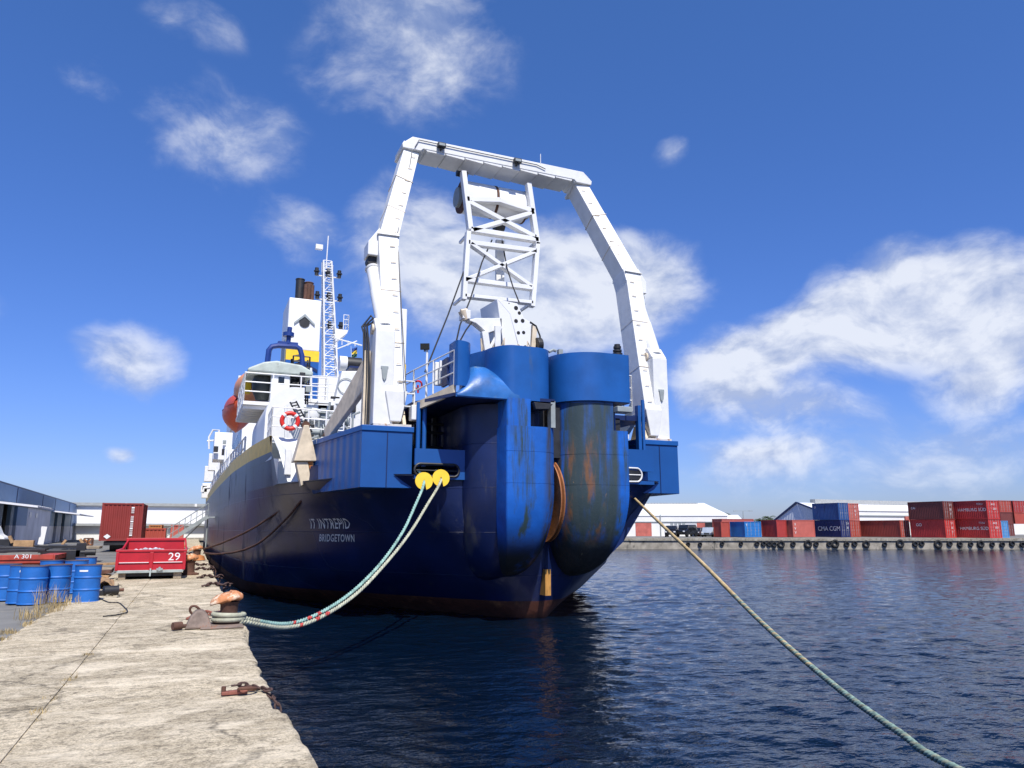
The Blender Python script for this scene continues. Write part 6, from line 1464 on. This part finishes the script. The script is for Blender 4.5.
# ================================================================== LEFT YARD
m_shw = mat('blue_grey_cladding', (.17, .28, .44), .55, var=.1, vscale=.4, corr=('Y', .5, .02)); m_lgr = mat('light_grey_panels', (.74, .75, .80), .7, var=.15, vscale=.5, stain=(.2, .2, .22), samt=.2)
def left_shed():
    # its long wall faces the quay (+X); fascia above, canopies over the loading bays
    A = at(0, 483, z=5.9); Bp = at(88, 508.5, z=5.9)
    d = (Bp - A); d.z = 0; dn = d.normalized(); nx = Vector((dn.y, -dn.x, 0))
    if nx.x < 0: nx = -nx
    A0 = A - dn * 30; tot = (Bp - A0).length
    o = empty('loading_shed', (A.x, A.y, GZ), 'dark blue grey loading shed with open bays and small canopies at the left', 'warehouse')
    P = lambda s, h, off=0: Vector((A0.x, A0.y, 0)) + dn * s + nx * off + Vector((0, 0, h))
    zt = 5.9; z1 = 4.55
    def slab(s0, s1, h0, h1, off, th, m, name): return MB().prism([P(s0, h0, off), P(s1, h0, off), P(s1, h1, off), P(s0, h1, off)], -nx * th).build(name, m, o)
    slab(0, tot, z1, zt, .12, .3, m_shw, 'fascia'); MB().prism([P(0, zt, .12), P(tot, zt, .12), P(tot, zt, -25), P(0, zt, -25)], (0, 0, .12)).build('roof', m_navy, o)
    MB().prism([P(tot, GZ - .1, .0), P(tot, GZ - .1, -25), P(tot, zt - .01, -25), P(tot, zt - .01, 0)], dn * .25).build('end_wall', m_shw, o)
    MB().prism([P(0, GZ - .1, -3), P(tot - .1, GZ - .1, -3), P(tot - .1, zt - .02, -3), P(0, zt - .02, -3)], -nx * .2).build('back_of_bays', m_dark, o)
    def sx(px_): # distance along the wall of a pixel column
        q = ray(px_, HY); n = nx; t = (P(0, 0).dot(n)) / Vector((q.x, q.y, 0)).dot(n); w = Vector((q.x, q.y, 0)) * t; return (w - P(0, 0)).dot(dn)
    # solid wall stretches, between them dark bays; the lowest metre and more is pale
    walls = [(-40, 1, 1), (9, 12, 0), (15.5, 26, 1), (26, 42, 2), (42, 49, 3), (49, 53.5, 0), (56.5, 61, 0), (64, 70, 0), (70.5, 75, 0), (77, 88, 0)]
    for a, b, k in walls:
        s0 = max(0, sx(a)) if a > -40 else 0; s1 = sx(b) if b < 88 else tot
        split = 3.0
        slab(s0, s1, split, z1, 0, .25, (m_lgr if k in (2, 3) else m_shw), 'upper_wall'); slab(s0, s1, GZ - .1, split, .01, .26, m_lgr, 'lower_wall')
    mb = MB()
    for v in (27.5, 34): a = sx(v); mb.prism([P(a, 3.75, .02), P(a + 1.2, 3.75, .02), P(a + 1.2, 4.2, .02), P(a, 4.2, .02)], nx * .03)
    mb.build('small_window', m_whitec, o)
    for (a, b) in ((-10, 13), (50, 70)):
        s0, s1 = max(0, sx(a)), sx(b); MB().prism([P(s0, z1 - .05, .12), P(s1, z1 - .05, .12), P(s1, z1 - .35, 2.6), P(s0, z1 - .35, 2.6)], (0, 0, .1)).build('canopy', m_lgr, o)
        mb = MB(); n = int((s1 - s0) / 1.2)
        for i in range(n): q = s0 + i * 1.2; mb.prism([P(q, z1 + .052, .14), P(q + .6, z1 + .052, .14), P(q + .6, z1 - .24, 2.62), P(q, z1 - .24, 2.62)], (0, 0, .03))
        mb.build('canopy_rib', m_whitec, o)
    for v in (11, 38, 51, 66): a = sx(v); MB().prism([P(a, z1, .125), P(a + .2, z1, .125), P(a + .2, zt, .125), P(a, zt, .125)], nx * .03).build('cover_strip', m_navy, o)
    return sx, P
left_shed()
def back_warehouse():
    Y = 118; o = empty('white_warehouse', at(150, 540, Y=Y), 'long white warehouse closing the view behind the red container and the skip', 'warehouse')
    x0, x1 = at(60, 520, Y=Y).x - 40, 3.0; z = lambda y_: at(130, y_, Y=Y).z
    MB().box(x0, x1, Y, Y + 30, GZ - .2, z(526)).build('lower_wall', m_wwall, o)
    MB().box(x0 - .5, x1 + .5, Y - .8, Y + 30, z(526) + .02, z(523.5)).build('eaves_band', m_ridge, o)
    MB().box(x0 - .2, x1 + .2, Y + .5, Y + 30, z(523.5) + .01, z(506)).build('upper_wall', m_wroof, o)
    MB().box(x0 - .4, x1 + .4, Y + .1, Y + 30, z(506) + .01, z(503)).build('parapet_band', m_ridge, o)
    mb = MB(); a = -45
    while a < x1: mb.box(a, a + .25, Y - .02, Y + .0, GZ, z(526)); a += 6
    mb.box(x0, x1, Y - .03, Y - .005, z(534.2), z(533.4)); mb.build('panel_joint', m_ridge, o)
    mb = MB(); a = -45
    while a < x1: mb.box(a, a + .3, Y + .05, Y + .1, z(506), z(503)); a += 9
    mb.build('parapet_joint', m_wwall, o)
back_warehouse()
# red container up on a trailer
def trailered():
    Y = 58; a = at(102.5, 503, Y=Y); b = at(140.5, 541, Y=Y); zb = b.z
    container(a.x, Y, zb + .02, b.x - a.x, 5.0, a.z - zb, cont_mat('container_rust_red', (.23, .028, .022)), 'dark red ribbed container raised on a trailer behind the skip', None, [('MAERSK', .0001, .1, .1, 'S')] if False else None, doors=False)
    o = [q for q in bpy.data.objects if q.get('label', '').startswith('dark red ribbed')][0]
    # vertical white lettering and a square white placard, as worn marks
    x0 = at(133, 510, Y=Y).x
    text('lettering', 'TRITON 208 1', .34, m_whitec, o, lambda u, v: (x0 + v, Y + .005, zb + 2.55 - u * .85 + .0)) if False else None
    mb = MB(); zz = at(133, 506, Y=Y).z
    text('lettering', 'H SEALAND', .30, m_whitec, o, lambda u, v: (x0 - .05 + v, Y + .0, zz - u * .95)) if False else None
    for i, ch in enumerate('K LINE 10'):
        if ch != ' ': pass
    c = at(107, 536.5, Y=Y); MB().prism([(c.x - .22, Y + .0, c.z), (c.x, Y + .0, c.z + .17), (c.x + .22, Y + .0, c.z), (c.x, Y + .0, c.z - .17)], (0, -.012, 0)).build('placard', m_whitec, o)
    mb = MB()
    for i in range(13):
        z_ = zz - .05 - i * .155
        if i == 3: continue
        mb.box(x0 - .09, x0 + .09, Y - .008, Y + .0, z_ - .12, z_ - .02) if i % 3 == 0 else mb.box(x0 - .09, x0 + .09, Y - .008, Y, z_ - .12, z_ - .085).box(x0 - .09, x0 + .09, Y - .008, Y, z_ - .05, z_ - .02)
    mb.build('vertical_marking', m_whitec, o)
    t = empty('container_trailer', (a.x, Y, GZ), 'black wheeled trailer chassis under the raised dark red container', 'trailer')
    MB().box(a.x + .3, b.x - .3, Y + .1, Y + 5.2, zb - .28, zb).build('chassis', m_dark, t, bevel=.02)
    for yy in (Y + .9, Y + 2.2):
        for xx in (a.x + 1.0, b.x - .5): MB().cyl((xx - .35, yy, GZ + .5), (xx + .35, yy, GZ + .5), .5, n=24).build('wheel', m_black, t, smooth=True)
    MB().box(a.x + 1.0, a.x + 1.2, Y + 4.6, Y + 4.8, GZ, zb - .28).box(b.x - 1.2, b.x - 1, Y + 4.6, Y + 4.8, GZ, zb - .28).build('landing_leg', m_dark, t)
    MB().box(a.x + .9, b.x - .4, Y + .5, Y + .6, GZ + .2, zb - .28).build('mud_flap', m_black, t)
trailered()
# containers and stair behind the skip
for (xl, xr, yt, Y, m_, lab) in ((144, 166, 528.5, 66, c_rb, 'low red brown container just right of the raised one'), (149, 162, 525, 76, c_or, 'ochre container seen over the low red brown one'), (171, 184, 525, 78, c_pk, 'faded red container beneath the gangway')):
    a = at(xl, yt, Y=Y); b = at(xr, yt, Y=Y); container(a.x, Y, GZ + .02, b.x - a.x, 5, a.z - GZ, m_, lab, 'containers behind the skip', doors=False)
def gangway():
    Y = 62; a = at(166, 543, Y=Y); b = at(208, 516.5, Y=Y); o = empty('gangway', a, 'grey aluminium boarding stair with handrails rising to the ship', 'gangway')
    d = (b - a).normalized(); z = Vector((0, 0, 1))
    MB().beam(a, b, .08, .28).beam(a + Vector((0, 1, 0)), b + Vector((0, 1, 0)), .08, .28).build('side_beam', m_grey, o)
    mb = MB(); n = 16
    for i in range(n): p = a.lerp(b, (i + .5) / n); mb.box(p.x - .13, p.x + .13, Y, Y + 1, p.z, p.z + .04)
    mb.build('tread', m_grey, o)
    mb = MB()
    for dy in (0, 1):
        v = Vector((0, dy, 0)); mb.tube([a + v + z * 1.0, b + v + z * 1.0], .03, 6).tube([a + v + z * .5, b + v + z * .5], .025, 6)
        for i in range(8): p = a.lerp(b, i / 7) + v; mb.tube([p, p + z * 1.0], .025, 5)
    mb.build('handrail', m_grey, o)
    MB().box(b.x - .2, b.x + 1.2, Y, Y + 1.2, b.z - .1, b.z).build('landing', m_grey, o)
    MB().cyl((b.x, Y + .5, GZ), (b.x, Y + .5, b.z), .05).beam(b + Vector((-.1, .5, -.1)), Vector((b.x - 2.2, Y + .5, GZ)), .08, .08).build('prop', m_grey, o)
gangway()
m_redfr = mat('red_orange_chassis', (.36, .045, .025), .6, var=.3, stain=(.2, .05, .03), samt=.3)
def flatbed():
    # red chassis lying across, black steel frames stacked behind and on it
    Y = 30.5; a = at(-30, 563, Y=Y); b = at(54, 553, Y=Y); o = empty('flatbed_trailer', ((a.x + b.x) / 2, Y, GZ), 'low red flatbed trailer with white number behind the blue drums', 'trailer')
    z0, z1 = at(20, 563.5, Y=Y).z, at(20, 555.5, Y=Y).z
    MB().box(a.x, b.x - .25, Y, Y + 2.6, z0, z1 - .08).build('bed', m_redfr, o, bevel=.02); MB().box(a.x, b.x, Y - .04, Y + .06, z0 + .12, z1 + .02).box(b.x - .5, b.x + .05, Y - .02, Y + 2.6, z0 + .1, z1).build('side_rail', m_redfr, o, bevel=.01)
    x0 = at(14, 560, Y=Y).x; text('number', 'A 301', .20, m_whitec, o, lambda u, v: (x0 + u, Y - .046, z0 + .17 + v), sx=1.1)
    for v in (-10, 25): c = at(v, 566, Y=Y); MB().box(c.x - .35, c.x + .35, Y + .3, Y + 2.2, GZ, z0).build('stand', m_redfr, o)
    w = empty('steel_chassis', at(62, 565, Y=33), 'black steel trailer chassis with wheels behind the farthest blue drum', 'trailer')
    Y2 = 33; c0, c1 = at(40, 556, Y=Y2), at(80, 556, Y=Y2); zt, zb = at(60, 550, Y=Y2).z, at(60, 560, Y=Y2).z
    MB().box(c0.x, c1.x, Y2, Y2 + .3, zb, zt).box(c0.x, c1.x, Y2 + 1.7, Y2 + 2, zb, zt).box(c1.x - .5, c1.x - .2, Y2 + .3, Y2 + 1.7, zb, zt).build('frame', m_dark, w, bevel=.02)
    for v in (62, 70): c = at(v, 563, Y=Y2); MB().cyl((c.x, Y2 + .1, GZ + .4), (c.x, Y2 + .5, GZ + .4), .4, n=20).build('wheel', m_black, w, smooth=True)
    MB().box(c1.x - .15, c1.x + .15, Y2, Y2 + .3, GZ, zt + .25).cyl((c1.x, Y2 + .1, zt - .1), (c1.x + .5, Y2 + .1, zt - .1), .12).build('coupling', m_dark, w)
flatbed()
def stack(name, spec, m, label, cat='steel frames', kind=None):
    mb = MB(); r_ = random.Random(len(label))
    for (x0, x1, y, Y, h, dep, tilt) in spec:
        a, b = at(x0, y, Y=Y), at(x1, y + tilt, Y=Y); mb.beam(a, b, dep, h)
    return tag(mb.build(name, m, bevel=.01), label, cat)
stack('steel_girder', [(-20, 42, 549, 33.5, .16, .2, 1), (-20, 46, 552, 32.5, .1, .3, -2), (-20, 36, 546.5, 34, .1, .3, 2)], m_dark, 'black steel frames stacked over the red flatbed at the left edge')
stack('steel_girder', [(36, 84, 546.5, 38, .14, 1.6, 0)], m_dark, 'thin black steel frame lying on blocks before the loading shed')
stack('steel_plate', [(78, 101, 547.3, 42, .12, 1.4, 0)], m_woodg, 'pale flat slab lying before the loading shed', 'slab')
stack('timber_beam', [(14, 34, 543.8, 36, .28, .3, 0)], m_wood, 'short brown timber beam lying on the black frames', 'timber')
stack('steel_girder', [(-20, 13, 543.5, 36.5, .35, .5, 0)], m_dark, 'thick black beam end at the left edge above the frames')
for (x, y, lab) in ((44, 545.5, 'small concrete block under the left end of the thin frame'), (72, 545.5, 'small concrete block under the right end of the thin frame')):
    c = at(x, y + 3.5, Y=37.8); tag(MB().box(c.x - .17, c.x + .17, 37.5, 37.8, c.z - .15, c.z + .18).build('concrete_block', m_conc2, bevel=.02), lab, 'block')
for (x0, y0, x1, y1, Y, lab) in ((9.5, 536, 12.5, 543, 36, 'brown timber prop leaning at the left above the frames'), (66, 540, 62, 545, 40, 'small leaning timber stub left of the crate'), (80, 539, 84, 545, 40, 'leaning timber stub nearest the loading shed corner')):
    tag(MB().beam(at(x0, y0, Y=Y), at(x1, y1, Y=Y), .2, .1).build('timber_prop', m_wood, bevel=.01), lab, 'timber')
a = at(44.5, 526.5, Y=62); b = at(40.5, 544.5, Y=62); tag(MB().beam(a, b, .08, .35).build('leaning_board', m_whitec), 'white board leaning against the wall of the loading shed', 'board')
def crate():
    Y = 52; o = empty('steel_crate', at(88, 545, Y=Y), 'rusty open steel crate beside the corner of the loading shed', 'crate'); a, b = at(84, 538.5, Y=Y), at(91.5, 545.5, Y=Y); mb = MB()
    for z in (a.z, (a.z + b.z) / 2, b.z):
        mb.beam((a.x, Y, z), (b.x, Y, z), .06, .06).beam((a.x, Y + .6, z), (b.x, Y + .6, z), .06, .06)
    for x in (a.x, (a.x + b.x) / 2, b.x):
        for yy in (Y, Y + .6): mb.beam((x, yy, b.z), (x, yy, a.z), .06, .06)
    mb.build('frame', m_brown, o); MB().beam((a.x, Y, a.z), (b.x, Y, b.z), .05, .05).beam((a.x, Y, b.z), (b.x, Y, a.z), .05, .05).build('brace', m_rusty, o)
crate()
def white_van():
    a = at(2, 545, Y=58); o = empty('pale_van', a, 'pale vehicle front just inside the left edge before the loading shed', 'van')
    x = at(4, 540, Y=58).x; MB().prism([(x - 3, 58, GZ + .4), (x, 58, GZ + .4), (x + .02, 58, GZ + .95), (x - .35, 58, GZ + 1.15), (x - .6, 58, GZ + 1.7), (x - 3, 58, GZ + 1.75)], (0, 1.7, 0)).build('body', m_whitec, o, bevel=.08)
    MB().prism([(x - 1.4, 57.985, GZ + 1.2), (x - .6, 57.985, GZ + 1.2), (x - .75, 57.985, GZ + 1.6), (x - 1.4, 57.985, GZ + 1.62)], (0, .02, 0)).build('window', m_glass, o)
    for xx in (x - .7, x - 2.4): MB().cyl((xx, 57.95, GZ + .35), (xx, 58.2, GZ + .35), .35).build('wheel', m_black, o, smooth=True)
white_van()
# timber, rags and scrap beside the drums
def scrap():
    Y = 24.5
    for i, (x0, x1, y, Yy, h, m_, lab) in enumerate(((93, 116, 564.5, 27.2, .07, m_wood, 'topmost long plank beside the skip'), (92, 113, 568.5, 26.8, .10, m_woodg, 'grey middle timber of the pile beside the skip'), (93, 112, 572, 26.4, .10, m_brown, 'dark lower timber of the pile beside the skip'), (96, 110, 575, 26.2, .06, m_wood, 'lowest short plank of the pile beside the skip'))):
        a, b = at(x0, y, Y=Yy), at(x1, y - 1 + (i % 2) * 2, Y=Yy); tag(MB().beam(a, b, .9 if i else .3, h).build('plank', m_, bevel=.006), lab, 'plank')
    p = [G(96, 587), G(112, 589), G(114, 584), G(98, 578)]; c = G(104, 586); mb = MB()
    tag(MB().grid(lambda u, v: tuple(G(96 + 18 * u, 590 - 9 * v * (1 - .2 * u)) + Vector((0, 0, .04 + .28 * math.sin(3.1 * u) * (1 - v * .6) * (1 - u * .6) + .05 * mnoise.noise((u * 5, v * 5, 1))))), 12, 8).build('cardboard_sheet', m_wood, smooth=False, solid=.02), 'crumpled brown cardboard lying between drums and skip', 'cardboard')
    mb = MB(); r_ = random.Random(3)
    for i in range(60):
        q = G(r_.uniform(97, 122), r_.uniform(583, 598)); s = r_.uniform(.02, .07); q.z = GZ + s * .5
        mb.add([q + Vector((r_.uniform(-s, s), r_.uniform(-s, s), r_.uniform(-s, s) * .6)) for _ in range(6)], [(0, 1, 2), (0, 2, 3), (0, 3, 4), (0, 4, 1), (5, 2, 1), (5, 3, 2), (5, 4, 3), (5, 1, 4)])
    tag(mb.build('debris', m_conc2), 'small stony debris scattered on the quay right of the drums', 'debris', kind='stuff')
    a = G(103, 596); o = empty('old_motor', a, 'black oily machine part lying beside the right end drum', 'machine part'); MB().cyl(a + Vector((0, 0, .12)), a + Vector((.3, .1, .12)), .11).box(a.x - .25, a.x + .02, a.y, a.y + .2, GZ + .01, GZ + .12).build('housing', m_dark, o, smooth=True, angle=30); MB().cyl(a + Vector((.3, .1, .12)), a + Vector((.42, .13, .12)), .04).build('shaft', m_brown, o)
    rope('hose', [G(98, 598) + Vector((0, 0, .02)), G(108, 603) + Vector((0, 0, .02)), G(118, 603.5) + Vector((0, 0, .02)), G(124, 608) + Vector((0, 0, .02)), G(127, 613) + Vector((0, 0, .02)), G(116, 616) + Vector((0, 0, .02)), G(103, 617.5) + Vector((0, 0, .02))], .012, [m_dark], 'thin dark cable curling on the quay right of the drums', step=.08)
    # low rows of stones / kerb litter further along
    mb = MB()
    for i in range(150):
        q = Vector((r_.uniform(-2.6, .2), r_.uniform(30, 56), GZ)); s = r_.uniform(.03, .13)
        if -2.3 < q.x < 0 and q.y < 30: continue
        mb.add([q + Vector((r_.uniform(-s, s), r_.uniform(-s, s), r_.uniform(0, s) * .8)) for _ in range(6)], [(0, 1, 2), (0, 2, 3), (0, 3, 4), (0, 4, 1), (5, 2, 1), (5, 3, 2), (5, 4, 3), (5, 1, 4)])
    tag(mb.build('debris', m_brownc), 'rusty scraps scattered on the quay beyond the skip', 'debris', kind='stuff')
    for (x, y, lab) in ((199, 560.5, 'orange scrap lump right of the skip'), (193, 556, 'dark steel plate between skip and ship')):
        q = G(x, y); tag(MB().lathe([(.01, 0), (.3, .02), (.22, .22), (.01, .28)], tuple(q), 9).build('scrap_lump', m_rusty if 'orange' in lab else m_dark, smooth=True), lab, 'scrap')
scrap()
# dry grass and weeds in the joints
def tuft(x, y, n, h, sp):
    mb = MB(); r_ = random.Random(int(x * 7 + y))
    for i in range(n):
        bx, by = x + r_.gauss(0, sp), y + r_.gauss(0, sp * 1.4); a = r_.uniform(0, 6.28); l = h * r_.uniform(.4, 1.1); b = r_.uniform(.1, .6) * l; w = .004
        p0 = Vector((bx, by, GZ - .02)); p1 = p0 + Vector((math.cos(a) * b * .35, math.sin(a) * b * .35, l * .6)); p2 = p0 + Vector((math.cos(a) * b, math.sin(a) * b, l)); s = Vector((math.sin(a), -math.cos(a), 0)) * w
        mb.add([p0 - s, p0 + s, p1 + s, p1 - s, p2], [(0, 1, 2, 3), (3, 2, 4)])
    return mb
m_dry = mat('dry_grass', (.36, .27, .13), .9, var=.4, vscale=9)
gr = MB()
def put(b): gr.add(b.v, b.f)
put(tuft(-2.62, 18.3, 110, .5, .13)); put(tuft(-2.45, 17.4, 110, .16, .14)); put(tuft(-2.6, 16.2, 90, .22, .1)); put(tuft(-2.55, 14.2, 60, .09, .06)); put(tuft(-2.3, 18.6, 50, .25, .12))
r_ = random.Random(9)
for i in range(14):
    y = r_.choice((r_.uniform(7.0, 12), r_.uniform(12, 23), r_.uniform(8.3, 10))); put(tuft(-1.12 + r_.gauss(0, .012), y, r_.randint(12, 50), r_.uniform(.02, .07), .035))
for i in range(40): y = r_.uniform(10, 19); put(tuft(-2.47 + r_.gauss(0, .03), y, r_.randint(10, 40), r_.uniform(.02, .09), .05))
tag(gr.build('dry_grass', m_dry), 'dry straw coloured grass growing along the quay joints and before the drums', 'grass', kind='stuff')
